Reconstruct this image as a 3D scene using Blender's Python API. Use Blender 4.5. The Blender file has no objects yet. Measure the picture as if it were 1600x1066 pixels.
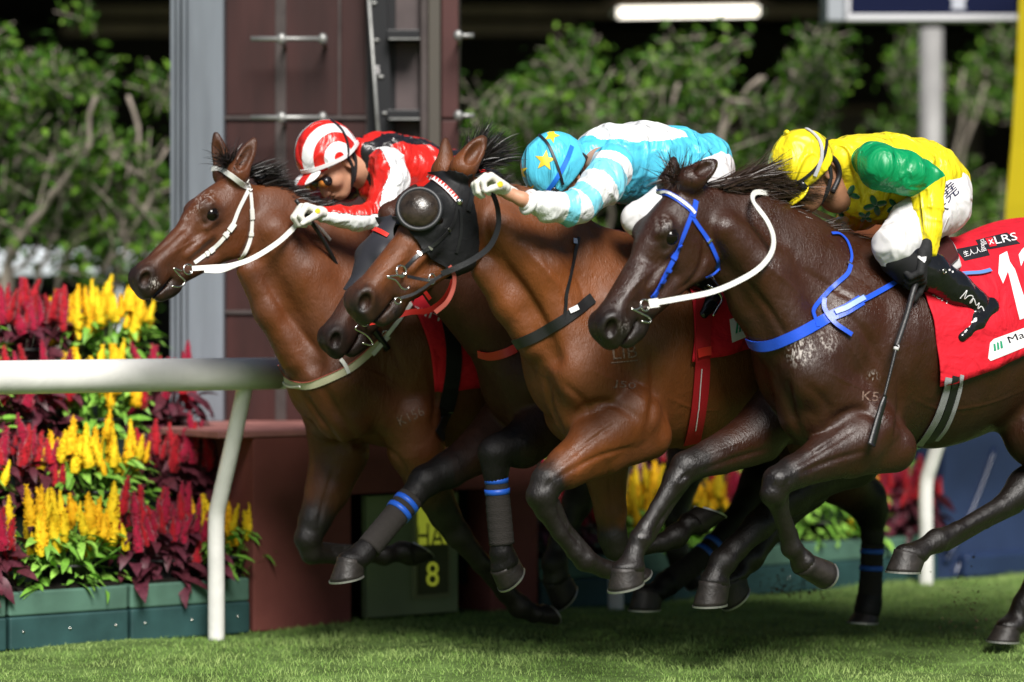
import bpy, math, random
import numpy as np
from mathutils import Vector, Matrix, Quaternion
from mathutils.bvhtree import BVHTree

random.seed(7)
rng = np.random.default_rng(7)
SC = bpy.context.scene
COL = SC.collection

# ------------------------------------------------------------------ camera
FPX, CAMH, HORY = 4500.0, 1.31, 480.0
cam_d = bpy.data.cameras.new('camera')
cam_d.sensor_width = 36.0
cam_d.lens = FPX / 1600.0 * 36.0
cam_d.shift_y = -(533.0 - HORY) / 1600.0
cam_d.clip_start, cam_d.clip_end = 0.5, 400.0
cam_d.dof.use_dof = True
cam_d.dof.focus_distance = 10.2
cam_d.dof.aperture_fstop = 1.15
cam = bpy.data.objects.new('camera', cam_d)
cam.location = (0, 0, CAMH)
cam.rotation_euler = (math.radians(90), 0, 0)
COL.objects.link(cam)
SC.camera = cam

# ------------------------------------------------------------------ light: floodlights of a night meeting, one high key from the camera's right
SUN_EL, SUN_AZ = math.radians(43), math.radians(12)      # azimuth: to the right of straight behind the camera
to_sun = Vector((math.sin(SUN_AZ) * math.cos(SUN_EL), -math.cos(SUN_AZ) * math.cos(SUN_EL), math.sin(SUN_EL)))
sun_d = bpy.data.lights.new('floodlight_key', 'SUN')
sun_d.energy = 4.8
sun_d.angle = math.radians(26.0)
sun_d.color = (1.0, 0.965, 0.91)
sun = bpy.data.objects.new('floodlight_key', sun_d)
sun.rotation_euler = to_sun.to_track_quat('Z', 'Y').to_euler()
COL.objects.link(sun)
world = bpy.data.worlds.new('World')
SC.world = world
world.use_nodes = True
_nt = world.node_tree
_bg = _nt.nodes['Background']
_sky = _nt.nodes.new('ShaderNodeTexSky')
_sky.sky_type = 'NISHITA'
_sky.sun_disc = False
_sky.sun_elevation = SUN_EL
_sky.sun_rotation = math.pi - SUN_AZ
_nt.links.new(_sky.outputs[0], _bg.inputs[0])
_bg.inputs[1].default_value = 0.04
SC.view_settings.view_transform = 'Standard'
SC.view_settings.look = 'None'
SC.view_settings.exposure = 0.42
SC.view_settings.gamma = 1.0
SC.view_settings.use_curve_mapping = False

# ------------------------------------------------------------------ the track's own frame: a along the running rail, o out from it to the track, z up
_dt = 0.0748
R0 = np.array([(338 - 800) / FPX * 11.49, 11.49, 0.0])
UU = np.array([0.817, 0.577, 0.0]); UU /= np.linalg.norm(UU)
NN = np.array([UU[1], -UU[0], 0.0])
_c0 = float(R0 @ NN)


def q(px, py, o):
    d = np.array([(px - 800) / FPX, 1.0, -(py - HORY) / FPX])
    t = (o + _c0) / float(d @ NN)
    p = np.array([0, 0, CAMH]) + t * d - R0
    return np.array([p @ UU, o, p[2]])


def mpp(px, o):
    d = np.array([(px - 800) / FPX, 1.0, 0.0])
    return (o + _c0) / float(d @ NN) / FPX


def W(p):
    p = np.asarray(p, float)
    return R0 + p[..., 0:1] * UU + p[..., 1:2] * NN + p[..., 2:3] * np.array([0, 0, 1.0])


def wq(px, py, o):
    return W(q(px, py, o))


def atY(px, py, Y):
    return np.array([(px - 800) / FPX * Y, Y, CAMH - (py - HORY) / FPX * Y])


def inv(p):
    p = np.asarray(p, float) - R0
    return np.stack([p @ UU, p @ NN, p[..., 2]], -1)


# ------------------------------------------------------------------ objects
ROOT = {}


def thing(name, label, cat, loc=(0, 0, 0), group=None, rz=0.0):
    o = bpy.data.objects.new(name, None)
    o.location = [float(v) for v in loc]
    o.empty_display_size = 0.1
    o.rotation_euler = (0, 0, rz)
    COL.objects.link(o)
    o['label'] = label
    o['category'] = cat
    if group:
        o['group'] = group
    ROOT[o.name] = np.array(loc, float)
    return o


def tag(o, label=None, cat=None, group=None, kind=None):
    for k, v in (('label', label), ('category', cat), ('group', group), ('kind', kind)):
        if v:
            o[k] = v
    return o


def mesh(name, v, f, smooth=True):
    m = bpy.data.meshes.new(name)
    v = np.asarray(v, np.float32)
    if isinstance(f, np.ndarray):
        n, k = f.shape
        m.vertices.add(len(v))
        m.vertices.foreach_set('co', v.ravel())
        m.loops.add(n * k)
        m.loops.foreach_set('vertex_index', f.astype(np.int32).ravel())
        m.polygons.add(n)
        m.polygons.foreach_set('loop_start', np.arange(0, n * k, k, dtype=np.int32))
        m.polygons.foreach_set('loop_total', np.full(n, k, np.int32))
        m.update(calc_edges=True)
    else:
        m.from_pydata([tuple(map(float, x)) for x in v], [], f)
    m.polygons.foreach_set('use_smooth', np.full(len(m.polygons), smooth, bool))
    m.update()
    return m


def obj(name, v, f, mat, parent=None, smooth=True, world=True, kind=None):
    v = np.asarray(v, float).reshape(-1, 3)
    if len(v) == 0:
        print('EMPTY', name, parent.name if parent else '')
    if parent is not None and world:
        v = v - ROOT[parent.name]
    m = mesh(name, v, f, smooth)
    for mm in (mat if isinstance(mat, (list, tuple)) else [mat]):
        m.materials.append(mm)
    o = bpy.data.objects.new(name, m)
    COL.objects.link(o)
    if parent is not None:
        o.parent = parent
        ROOT[o.name] = ROOT[parent.name] if world else np.zeros(3)
    else:
        ROOT[o.name] = np.zeros(3)
    if kind:
        o['kind'] = kind
    return o


def crisp(o, ang=.6):
    o.data.polygons.foreach_set('use_smooth', np.ones(len(o.data.polygons), bool))
    o.data.set_sharp_from_angle(angle=ang)
    return o


def inst(name, m, parent=None, loc=(0, 0, 0), rot=(0, 0, 0), sc=(1, 1, 1)):
    o = bpy.data.objects.new(name, m)
    COL.objects.link(o)
    l = np.asarray(loc, float)
    if parent is not None:
        o.parent = parent
        l = l - ROOT[parent.name]
    o.location = [float(x) for x in l]
    o.rotation_euler = rot
    o.scale = sc if hasattr(sc, '__len__') else (sc,) * 3
    return o


def part_empty(name, parent):
    o = bpy.data.objects.new(name, None)
    COL.objects.link(o)
    o.parent = parent
    ROOT[o.name] = ROOT[parent.name]
    return o


def setattr_f(o, name, arr):
    a = o.data.attributes.new(name, 'FLOAT', 'POINT')
    a.data.foreach_set('value', np.asarray(arr, np.float32))


# ------------------------------------------------------------------ materials
def mat(name, col, rough=0.5, spec=0.5, metal=0.0, bump=None, var=0.0, vscale=8.0, coat=0.0, sheen=0.0, emit=None, stretch=None, trans=0.0):
    m = bpy.data.materials.new(name)
    m.use_nodes = True
    nt = m.node_tree
    b = nt.nodes['Principled BSDF']
    b.inputs['Base Color'].default_value = (*col, 1)
    b.inputs['Roughness'].default_value = rough
    b.inputs['Specular IOR Level'].default_value = spec
    b.inputs['Metallic'].default_value = metal
    b.inputs['Coat Weight'].default_value = coat
    b.inputs['Coat Roughness'].default_value = 0.12
    if sheen:
        b.inputs['Sheen Weight'].default_value = sheen
    if trans:
        b.inputs['Transmission Weight'].default_value = trans
    tc = nt.nodes.new('ShaderNodeTexCoord')
    src = tc.outputs['Object']
    if stretch:
        mp = nt.nodes.new('ShaderNodeMapping')
        mp.inputs['Scale'].default_value = stretch
        nt.links.new(src, mp.inputs[0])
        src = mp.outputs[0]
    if var:
        n = nt.nodes.new('ShaderNodeTexNoise')
        n.inputs['Scale'].default_value = vscale
        n.inputs['Detail'].default_value = 6
        nt.links.new(src, n.inputs['Vector'])
        r = nt.nodes.new('ShaderNodeMapRange')
        r.inputs[1].default_value = 0.3
        r.inputs[2].default_value = 0.7
        r.inputs[3].default_value = 1 - var
        r.inputs[4].default_value = 1 + var
        nt.links.new(n.outputs['Fac'], r.inputs[0])
        mx = nt.nodes.new('ShaderNodeMix')
        mx.data_type = 'RGBA'
        mx.blend_type = 'MULTIPLY'
        mx.inputs[0].default_value = 1.0
        mx.inputs[6].default_value = (*col, 1)
        nt.links.new(r.outputs[0], mx.inputs[7])
        nt.links.new(mx.outputs[2], b.inputs['Base Color'])
    if bump:
        last = None
        for (s, d, st) in bump:
            n = nt.nodes.new('ShaderNodeTexNoise')
            n.inputs['Scale'].default_value = abs(s)
            n.inputs['Detail'].default_value = d
            n.inputs['Distortion'].default_value = 0.6
            hgt = n.outputs['Fac']
            if s < 0:                      # thin cloth creases along the zero lines of the noise
                n.inputs['Distortion'].default_value = 1.1
                n.inputs['Detail'].default_value = 1.0
                sb = nt.nodes.new('ShaderNodeMath'); sb.operation = 'SUBTRACT'; sb.inputs[1].default_value = .5
                nt.links.new(hgt, sb.inputs[0])
                ab = nt.nodes.new('ShaderNodeMath'); ab.operation = 'ABSOLUTE'
                nt.links.new(sb.outputs[0], ab.inputs[0])
                rg = nt.nodes.new('ShaderNodeMapRange'); rg.interpolation_type = 'SMOOTHSTEP'
                rg.inputs[1].default_value = 0; rg.inputs[2].default_value = d * .01; rg.inputs[3].default_value = 1; rg.inputs[4].default_value = 0
                nt.links.new(ab.outputs[0], rg.inputs[0])
                hgt = rg.outputs[0]
            nt.links.new(src, n.inputs['Vector'])
            bp = nt.nodes.new('ShaderNodeBump')
            bp.inputs['Strength'].default_value = 1.0
            bp.inputs['Distance'].default_value = st
            nt.links.new(hgt, bp.inputs['Height'])
            if last:
                nt.links.new(last, bp.inputs['Normal'])
            last = bp.outputs[0]
        nt.links.new(last, b.inputs['Normal'])
    if emit:
        b.inputs['Emission Color'].default_value = (*emit[0], 1)
        b.inputs['Emission Strength'].default_value = emit[1]
    return m


def attr_mix(m, attr, col2, var=True):
    """mix the base colour towards col2 by a float attribute of the mesh"""
    nt = m.node_tree
    b = nt.nodes['Principled BSDF']
    at = nt.nodes.new('ShaderNodeAttribute')
    at.attribute_name = attr
    mx = nt.nodes.new('ShaderNodeMix')
    mx.data_type = 'RGBA'
    if b.inputs['Base Color'].is_linked:
        nt.links.new(b.inputs['Base Color'].links[0].from_socket, mx.inputs[6])
    else:
        mx.inputs[6].default_value = b.inputs['Base Color'].default_value
    mx.inputs[7].default_value = (*col2, 1)
    nt.links.new(at.outputs['Fac'], mx.inputs[0])
    nt.links.new(mx.outputs[2], b.inputs['Base Color'])
    return m


# ------------------------------------------------------------------ signed-distance modelling kit (frame a, o, z)
def rc(p0, p1, r0, r1, w=1.0, k=0.03, dk=(0.0, 0.0), op='u'):
    p0 = np.asarray(p0, float); p1 = np.asarray(p1, float)
    m = np.array([1, 1 / w, 1])
    s0, s1 = p0 * m, p1 * m
    ba = s1 - s0
    l2 = max(float(ba @ ba), 1e-9)

    def f(A, O, Z):
        a, o, z = A - s0[0], O / w - s0[1], Z - s0[2]
        t = np.clip((a * ba[0] + o * ba[1] + z * ba[2]) / l2, 0, 1)
        d = np.sqrt((a - t * ba[0]) ** 2 + (o - t * ba[1]) ** 2 + (z - t * ba[2]) ** 2) - (r0 + (r1 - r0) * t)
        f.t = t
        return d * (w if w < 1 else 1)
    R = max(r0, r1) * max(1, w) + k + 0.03
    return dict(f=f, lo=np.minimum(p0, p1) - R, hi=np.maximum(p0, p1) + R, k=k, op=op, dk=dk)


def ell(c, rad, axes=None, k=0.03, op='u', dk=0.0):
    c = np.asarray(c, float)
    rad = np.asarray(rad, float)
    ax = np.eye(3) if axes is None else np.asarray(axes, float)

    def f(A, O, Z):
        a, o, z = A - c[0], O - c[1], Z - c[2]
        k0 = k1 = 0
        for i in range(3):
            x = (a * ax[i, 0] + o * ax[i, 1] + z * ax[i, 2]) / rad[i]
            k0 = k0 + x * x
            k1 = k1 + (x / rad[i]) ** 2
        k0 = np.sqrt(k0)
        f.t = 0.0
        return k0 * (k0 - 1) / np.sqrt(k1 + 1e-9)
    ext = np.sqrt(((ax * rad[:, None]) ** 2).sum(0)) + k + 0.03
    return dict(f=f, lo=c - ext, hi=c + ext, k=k, op=op, dk=(dk, dk))


def chain(nodes, o0, k=0.03, w=1.0):
    """nodes: (px, py, lateral, radius px[, w[, dark]]) -> capsules"""
    out = []
    pts = []
    for n in nodes:
        o = o0 + n[2]
        slim = .90 if len(n) > 5 and n[5] >= .9 else 1.0
        pts.append((q(n[0], n[1], o), n[3] * slim * mpp(n[0], o), n[4] if len(n) > 4 and n[4] else w, n[5] if len(n) > 5 else 0.0))
    for a, b in zip(pts[:-1], pts[1:]):
        out.append(rc(a[0], b[0], a[1], b[1], (a[2] + b[2]) / 2, k, (a[3], b[3])))
    return out


def combine(d, e, k, op):
    if op == 'u':
        if k <= 0:
            return np.minimum(d, e)
        h = np.maximum(k - np.abs(d - e), 0) / k
        return np.minimum(d, e) - h * h * k * 0.25
    h = np.maximum(k - np.abs(d + e), 0) / max(k, 1e-6)
    return np.maximum(d, -e) + h * h * k * 0.25


def polygonize(prims, h, relax=2):
    """grid the field, take surface nets, relax and project back; returns verts in (a,o,z) and quads"""
    lo = np.min([p['lo'] for p in prims if p['op'] == 'u'], 0) - h
    hi = np.max([p['hi'] for p in prims if p['op'] == 'u'], 0) + h
    n = np.ceil((hi - lo) / h).astype(int) + 1
    F = np.full(n, 0.5, np.float32)
    ax = [(lo[i] + h * np.arange(n[i])).astype(np.float32) for i in range(3)]
    for p in prims:
        i0 = np.clip(np.floor((p['lo'] - lo) / h).astype(int), 0, n)
        i1 = np.clip(np.ceil((p['hi'] - lo) / h).astype(int) + 1, 0, n)
        if (i1 <= i0).any():
            continue
        sl = tuple(slice(i0[i], i1[i]) for i in range(3))
        e = p['f'](ax[0][sl[0]][:, None, None], ax[1][sl[1]][None, :, None], ax[2][sl[2]][None, None, :])
        F[sl] = combine(F[sl], e.astype(np.float32), p['k'], p['op'])
    ins = F < 0
    nx, ny, nz = n
    cnt = np.zeros((nx - 1, ny - 1, nz - 1), np.int8)
    for dx in (0, 1):
        for dy in (0, 1):
            for dz in (0, 1):
                cnt += ins[dx:nx - 1 + dx, dy:ny - 1 + dy, dz:nz - 1 + dz]
    act = (cnt > 0) & (cnt < 8)
    ijk = np.argwhere(act)
    idx = np.full(act.shape, -1, np.int32)
    idx[act] = np.arange(len(ijk))
    pos = np.zeros((len(ijk), 3)); wt = np.zeros(len(ijk))
    corners = [(x, y, z) for x in (0, 1) for y in (0, 1) for z in (0, 1)]
    val = {c: F[ijk[:, 0] + c[0], ijk[:, 1] + c[1], ijk[:, 2] + c[2]].astype(float) for c in corners}
    for c in corners:
        for d in range(3):
            if c[d] == 0:
                e = list(c); e[d] = 1; e = tuple(e)
                s0, s1 = val[c], val[e]
                m = (s0 < 0) != (s1 < 0)
                t = np.where(m, s0 / np.where(m, s0 - s1, 1), 0)
                pt = np.array(c, float)[None, :].repeat(len(ijk), 0)
                pt[:, d] = t
                pos += pt * m[:, None]; wt += m
    V = lo + h * (ijk + pos / wt[:, None])
    quads = []
    for d in range(3):
        s = [slice(None)] * 3; e = [slice(None)] * 3
        s[d] = slice(0, n[d] - 1); e[d] = slice(1, n[d])
        ch = ins[tuple(s)] != ins[tuple(e)]
        a = ins[tuple(s)]
        o1, o2 = (d + 1) % 3, (d + 2) % 3
        g = np.argwhere(ch)
        g = g[(g[:, o1] > 0) & (g[:, o2] > 0) & (g[:, o1] < n[o1] - 1) & (g[:, o2] < n[o2] - 1)]
        fl = a[g[:, 0], g[:, 1], g[:, 2]]
        def cell(d1, d2):
            c = g.copy(); c[:, o1] -= d1; c[:, o2] -= d2
            return idx[c[:, 0], c[:, 1], c[:, 2]]
        Q = np.stack([cell(0, 0), cell(1, 0), cell(1, 1), cell(0, 1)], 1)
        # the frame (a,o,z) is left-handed in the world, so the winding is the opposite of the usual one
        Q = np.where(fl[:, None], Q[:, ::-1], Q)
        quads.append(Q)
    Q = np.concatenate(quads)
    Q = Q[(Q >= 0).all(1)]

    def field(P):
        g = (P - lo) / h
        b = np.clip(np.floor(g).astype(int), 0, n - 2)
        t = g - b
        r = 0
        for c in corners:
            w = np.prod([t[:, i] if c[i] else 1 - t[:, i] for i in range(3)], 0)
            r = r + w * F[b[:, 0] + c[0], b[:, 1] + c[1], b[:, 2] + c[2]]
        return r
    for it in range(relax):
        acc = np.zeros_like(V); c = np.zeros(len(V))
        for i in range(4):
            np.add.at(acc, Q[:, i], V[Q[:, (i + 1) % 4]]); np.add.at(c, Q[:, i], 1)
        V = 0.4 * V + 0.6 * acc / np.maximum(c, 1)[:, None]
        f0 = field(V)
        G = np.stack([field(V + h * np.eye(3)[i]) - field(V - h * np.eye(3)[i]) for i in range(3)], 1) / (2 * h)
        g2 = np.maximum((G ** 2).sum(1), 0.15)
        V = V - np.clip(f0 / g2, -h, h)[:, None] * G * 0.8
    return V, Q


def dark_of(prims, V, soft=0.018):
    num = np.zeros(len(V)); den = np.full(len(V), 1e-6)
    for p in prims:
        if p['op'] != 'u':
            continue
        m = ((V > p['lo']) & (V < p['hi'])).all(1)
        if not m.any():
            continue
        d = p['f'](V[m, 0], V[m, 1], V[m, 2])
        t = p['f'].t
        w = np.exp(-np.maximum(d + 0.01, 0) / soft)
        num[m] += w * (p['dk'][0] + (p['dk'][1] - p['dk'][0]) * t)
        den[m] += w
    return num / den


# ------------------------------------------------------------------ straps, tubes, prints laid on surfaces
class Surf:
    """ray target: a set of meshes in world space"""
    def __init__(self):
        self.v = []; self.f = []; self.n = 0; self.t = None

    def add(self, v, f):
        self.v.append(np.asarray(v, float)); self.f += [[int(i) + self.n for i in x] for x in f]
        self.n += len(v); self.t = None
        return self

    def tree(self):
        if self.t is None:
            self.t = BVHTree.FromPolygons([tuple(x) for x in np.concatenate(self.v)], self.f)
        return self.t

    def hit(self, px, py):
        d = Vector(((px - 800) / FPX, 1.0, -(py - HORY) / FPX)).normalized()
        c = Vector((0, 0, CAMH))
        loc, nrm, i, dist = self.tree().ray_cast(c, d)
        if loc is None:
            return None
        if nrm.dot(d) > 0:
            nrm = -nrm
        return np.array(loc), np.array(nrm)

    def near(self, p):
        loc, nrm, i, dist = self.tree().find_nearest(Vector([float(x) for x in p]))
        if (Vector([float(x) for x in p]) - loc).dot(nrm) < 0 and False:
            nrm = -nrm
        return np.array(loc), np.array(nrm)


def resample(P, n):
    P = np.asarray(P, float)
    # Catmull-Rom through the points, then even spacing
    if len(P) > 2:
        Q = np.vstack([2 * P[0] - P[1], P, 2 * P[-1] - P[-2]])
        out = []
        for i in range(1, len(Q) - 2):
            for t in np.linspace(0, 1, 12, endpoint=False):
                a, b, c, d = Q[i - 1], Q[i], Q[i + 1], Q[i + 2]
                out.append(0.5 * (2 * b + (c - a) * t + (2 * a - 5 * b + 4 * c - d) * t * t + (3 * b - a - 3 * c + d) * t ** 3))
        out.append(P[-1])
        P = np.array(out)
    L = np.r_[0, np.cumsum(np.linalg.norm(np.diff(P, axis=0), axis=1))]
    s = np.linspace(0, L[-1], n)
    return np.stack([np.interp(s, L, P[:, i]) for i in range(P.shape[1])], 1)


def ribbon(P, Nr, width, thick=0.004):
    """box-section strap along P with surface normals Nr"""
    P = np.asarray(P, float); Nr = np.asarray(Nr, float)
    n = len(P)
    T = np.gradient(P, axis=0); T /= np.linalg.norm(T, axis=1)[:, None] + 1e-9
    S = np.cross(T, Nr); S /= np.linalg.norm(S, axis=1)[:, None] + 1e-9
    Nn = np.cross(S, T)
    wd = np.broadcast_to(np.asarray(width, float), (n,))[:, None] / 2
    V = np.concatenate([P + S * wd, P + S * wd + Nn * thick, P - S * wd + Nn * thick, P - S * wd])
    F = []
    for i in range(n - 1):
        for a in range(4):
            b = (a + 1) % 4
            F.append([a * n + i, b * n + i, b * n + i + 1, a * n + i + 1])
    F.append([0, n, 2 * n, 3 * n]); F.append([n - 1 + 3 * n, n - 1 + 2 * n, n - 1 + n, n - 1])
    return V, F


def strap_px(surf, pts, wpx, lift=0.003, n=40, thick=0.004):
    """pts (px,py) laid on the surface under that pixel, or (px,py,o) hanging free"""
    samp = resample([(p[0], p[1]) for p in pts], n)
    key = resample([(p[0], p[1], (p[2] if len(p) > 2 else -9)) for p in pts], n)[:, 2] if any(len(p) > 2 for p in pts) else None
    P, Nr = [], []
    last = None
    for i, (x, y) in enumerate(samp):
        h = surf.hit(x, y) if key is None or key[i] < -1 else None
        if h is not None:
            if last is not None and np.linalg.norm(h[0] - last) > 0.12:
                pass
            P.append(h[0] + h[1] * lift); Nr.append(h[1]); last = h[0]
        elif key is not None and key[i] > -1:
            P.append(wq(x, y, key[i])); Nr.append(NN * 0.8 + np.array([0, 0, 0.2])); last = P[-1]
    if len(P) < 3:
        return np.zeros((0, 3)), []
    P = np.array(P); Nr = np.array(Nr)
    for _ in range(2):
        if len(P) > 3:
            P[1:-1] = 0.25 * P[:-2] + 0.5 * P[1:-1] + 0.25 * P[2:]
            Nr[1:-1] = 0.25 * Nr[:-2] + 0.5 * Nr[1:-1] + 0.25 * Nr[2:]
    wm = wpx * (np.linalg.norm(P - np.array([0, 0, CAMH]), axis=1) / FPX)
    return ribbon(P, Nr, wm, thick)


def tube(P, r, nseg=8, cap=True):
    P = np.asarray(P, float)
    n = len(P)
    r = np.broadcast_to(np.asarray(r, float), (n,))
    T = np.gradient(P, axis=0); T /= np.linalg.norm(T, axis=1)[:, None] + 1e-9
    up = np.array([0.13, 0.31, 0.94])
    V = []
    x = None
    for i in range(n):
        if x is None:
            x = np.cross(T[i], up)
            if np.linalg.norm(x) < 0.1:
                x = np.cross(T[i], [1, 0, 0])
        x = x - T[i] * (x @ T[i]); x /= np.linalg.norm(x)
        y = np.cross(T[i], x)
        for j in range(nseg):
            an = 2 * math.pi * j / nseg
            V.append(P[i] + r[i] * (math.cos(an) * x + math.sin(an) * y))
    F = []
    for i in range(n - 1):
        for j in range(nseg):
            k = (j + 1) % nseg
            F.append([i * nseg + j, i * nseg + k, (i + 1) * nseg + k, (i + 1) * nseg + j])
    if cap:
        F.append(list(range(nseg))[::-1]); F.append([(n - 1) * nseg + j for j in range(nseg)])
    return np.array(V), F


def torus(c, nrm, R, r, n=20, m=8, sq=1.0, axis=None):
    nrm = np.asarray(nrm, float); nrm = nrm / np.linalg.norm(nrm)
    x = np.cross(nrm, [0.0, 0.0, 1.0]) if axis is None else np.asarray(axis, float)
    x = x - nrm * (x @ nrm); x /= np.linalg.norm(x)
    y = np.cross(nrm, x)
    V, F = [], []
    for i in range(n):
        a = 2 * math.pi * i / n
        dirr = math.cos(a) * x + sq * math.sin(a) * y
        dn = dirr / np.linalg.norm(dirr)
        for j in range(m):
            b = 2 * math.pi * j / m
            V.append(np.asarray(c) + R * dirr + r * (math.cos(b) * dn + math.sin(b) * nrm))
    for i in range(n):
        for j in range(m):
            F.append([i * m + j, ((i + 1) % n) * m + j, ((i + 1) % n) * m + (j + 1) % m, i * m + (j + 1) % m])
    return np.array(V), F


def join(*vf):
    V, F, n = [], [], 0
    for v, f in vf:
        V.append(np.asarray(v, float)); F += [[int(i) + n for i in x] for x in f]; n += len(v)
    return np.concatenate(V), F


def box(lo, hi):
    (x0, y0, z0), (x1, y1, z1) = lo, hi
    v = [(x0, y0, z0), (x1, y0, z0), (x1, y1, z0), (x0, y1, z0), (x0, y0, z1), (x1, y0, z1), (x1, y1, z1), (x0, y1, z1)]
    f = [[0, 3, 2, 1], [4, 5, 6, 7], [0, 1, 5, 4], [1, 2, 6, 5], [2, 3, 7, 6], [3, 0, 4, 7]]
    return np.array(v, float), f


def bbox_bev(lo, hi, b=0.01):
    """box with chamfered vertical and horizontal edges (24 vertices)"""
    lo = np.asarray(lo, float); hi = np.asarray(hi, float)
    import bmesh
    bm = bmesh.new()
    v, f = box(lo, hi)
    vs = [bm.verts.new(x) for x in v]
    for x in f:
        bm.faces.new([vs[i] for i in x])
    bmesh.ops.bevel(bm, geom=bm.edges[:], offset=b, segments=2, affect='EDGES', profile=0.5)
    bm.verts.index_update()
    V = np.array([x.co[:] for x in bm.verts]); Fc = [[y.index for y in x.verts] for x in bm.faces]
    bm.free()
    return V, Fc


def frame_box(lo, hi, b=0.0):
    """box given in (a,o,z), returned in world"""
    v, f = bbox_bev(lo, hi, b) if b else box(lo, hi)
    return W(v), [x[::-1] for x in f]


def sphere(c, r, n=16, m=10, sc=(1, 1, 1)):
    V, F = [], []
    for i in range(m + 1):
        th = math.pi * i / m
        for j in range(n):
            ph = 2 * math.pi * j / n
            V.append((c[0] + r * sc[0] * math.sin(th) * math.cos(ph), c[1] + r * sc[1] * math.sin(th) * math.sin(ph), c[2] + r * sc[2] * math.cos(th)))
    for i in range(m):
        for j in range(n):
            F.append([i * n + j, (i + 1) * n + j, (i + 1) * n + (j + 1) % n, i * n + (j + 1) % n])
    return np.array(V), F


def text_shape(s, res=3):
    """flat triangles of a word, 1 unit cap height, origin bottom left -> verts (x,y), faces"""
    cu = bpy.data.curves.new('lettering', 'FONT')
    cu.body = s
    cu.resolution_u = res
    cu.fill_mode = 'FRONT'
    ob = bpy.data.objects.new('lettering_source', cu)
    COL.objects.link(ob)
    dg = bpy.context.evaluated_depsgraph_get()
    me = bpy.data.meshes.new_from_object(ob.evaluated_get(dg))
    v = np.array([x.co[:2] for x in me.vertices]); f = [list(p.vertices) for p in me.polygons]
    bpy.data.objects.remove(ob); bpy.data.meshes.remove(me); bpy.data.curves.remove(cu)
    v = v - v.min(0)
    v = v / v[:, 1].max()
    return v, f


def subdivide_flat(v, f, maxlen):
    import bmesh
    bm = bmesh.new()
    vs = [bm.verts.new((x[0], x[1], 0)) for x in v]
    for x in f:
        try:
            bm.faces.new([vs[i] for i in x])
        except ValueError:
            pass
    bmesh.ops.triangulate(bm, faces=bm.faces[:])
    for _ in range(4):
        e = [e for e in bm.edges if e.calc_length() > maxlen]
        if not e:
            break
        bmesh.ops.subdivide_edges(bm, edges=e, cuts=1)
        bmesh.ops.triangulate(bm, faces=bm.faces[:])
    bm.verts.index_update()
    V = np.array([x.co[:2] for x in bm.verts]); F = [[y.index for y in x.verts] for x in bm.faces]
    bm.free()
    return V, F


def decal(surf, v, f, lift=0.0025, maxlen=8.0, solid=True):
    """flat shape given in photo pixels, printed on the surface it falls on"""
    V, F = subdivide_flat(v, f, maxlen)
    P = np.zeros((len(V), 3)); ok = np.zeros(len(V), bool)
    for i, (x, y) in enumerate(V):
        h = surf.hit(x, y)
        if h is not None:
            P[i] = h[0] + h[1] * lift; ok[i] = True
    F = [x for x in F if ok[x].all()]
    return P, F


def text_px(surf, s, x0, y0, x1, y1, height, lift=0.0025, slant=0.0, stretch=None, vdir=None):
    """a word whose base line runs from (x0,y0) to (x1,y1) in the photo, cap height in px"""
    v, f = text_shape(s)
    d = np.array([x1 - x0, y1 - y0], float); L = np.linalg.norm(d); e = d / L
    up = np.array([e[1], -e[0]]) if vdir is None else np.array(vdir, float) / np.linalg.norm(vdir)
    wid = v[:, 0].max()
    P = np.array([x0, y0]) + (v[:, 0:1] / wid * L) * e + v[:, 1:2] * height * up
    return decal(surf, P, f, lift, maxlen=max(3.0, height * 0.35))


def vnoise(P, seed=0):
    P = np.asarray(P, float) + seed * 13.7
    i = np.floor(P).astype(np.int64); f = P - i
    f = f * f * (3 - 2 * f)
    def hsh(x, y, z):
        n = (x * 374761393 + y * 668265263 + z * 2147483647 + seed * 974711) & 0xffffffff
        n = ((n ^ (n >> 13)) * 1274126177) & 0xffffffff
        return ((n ^ (n >> 16)) & 0xffff) / 32767.5 - 1
    r = 0
    for dx in (0, 1):
        for dy in (0, 1):
            for dz in (0, 1):
                w = (f[:, 0] if dx else 1 - f[:, 0]) * (f[:, 1] if dy else 1 - f[:, 1]) * (f[:, 2] if dz else 1 - f[:, 2])
                r = r + w * hsh(i[:, 0] + dx, i[:, 1] + dy, i[:, 2] + dz)
    return r


def vnormals(V, Q):
    n = np.cross(V[Q[:, 2]] - V[Q[:, 0]], V[Q[:, 3]] - V[Q[:, 1]])
    N = np.zeros_like(V)
    for i in range(4):
        np.add.at(N, Q[:, i], n)
    N /= np.linalg.norm(N, axis=1)[:, None] + 1e-12
    return -N          # left-handed frame


# ------------------------------------------------------------------ horses
RES = 0.0070


def head_frame(poll, nose, o, yaw):
    P, N = q(poll[0], poll[1], o), q(nose[0], nose[1], o)
    ex = N - P
    L = float(np.linalg.norm(ex)); ex /= L
    ey = np.array([ex[2], 0, -ex[0]])
    if ey[2] < 0:
        ey = -ey
    el = np.array([0, 1.0, 0])
    c, s = math.cos(yaw), math.sin(yaw)
    ex2 = ex * c + el * s
    el2 = el * c - ex * s
    return P, L, ex2, ey, el2


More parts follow.
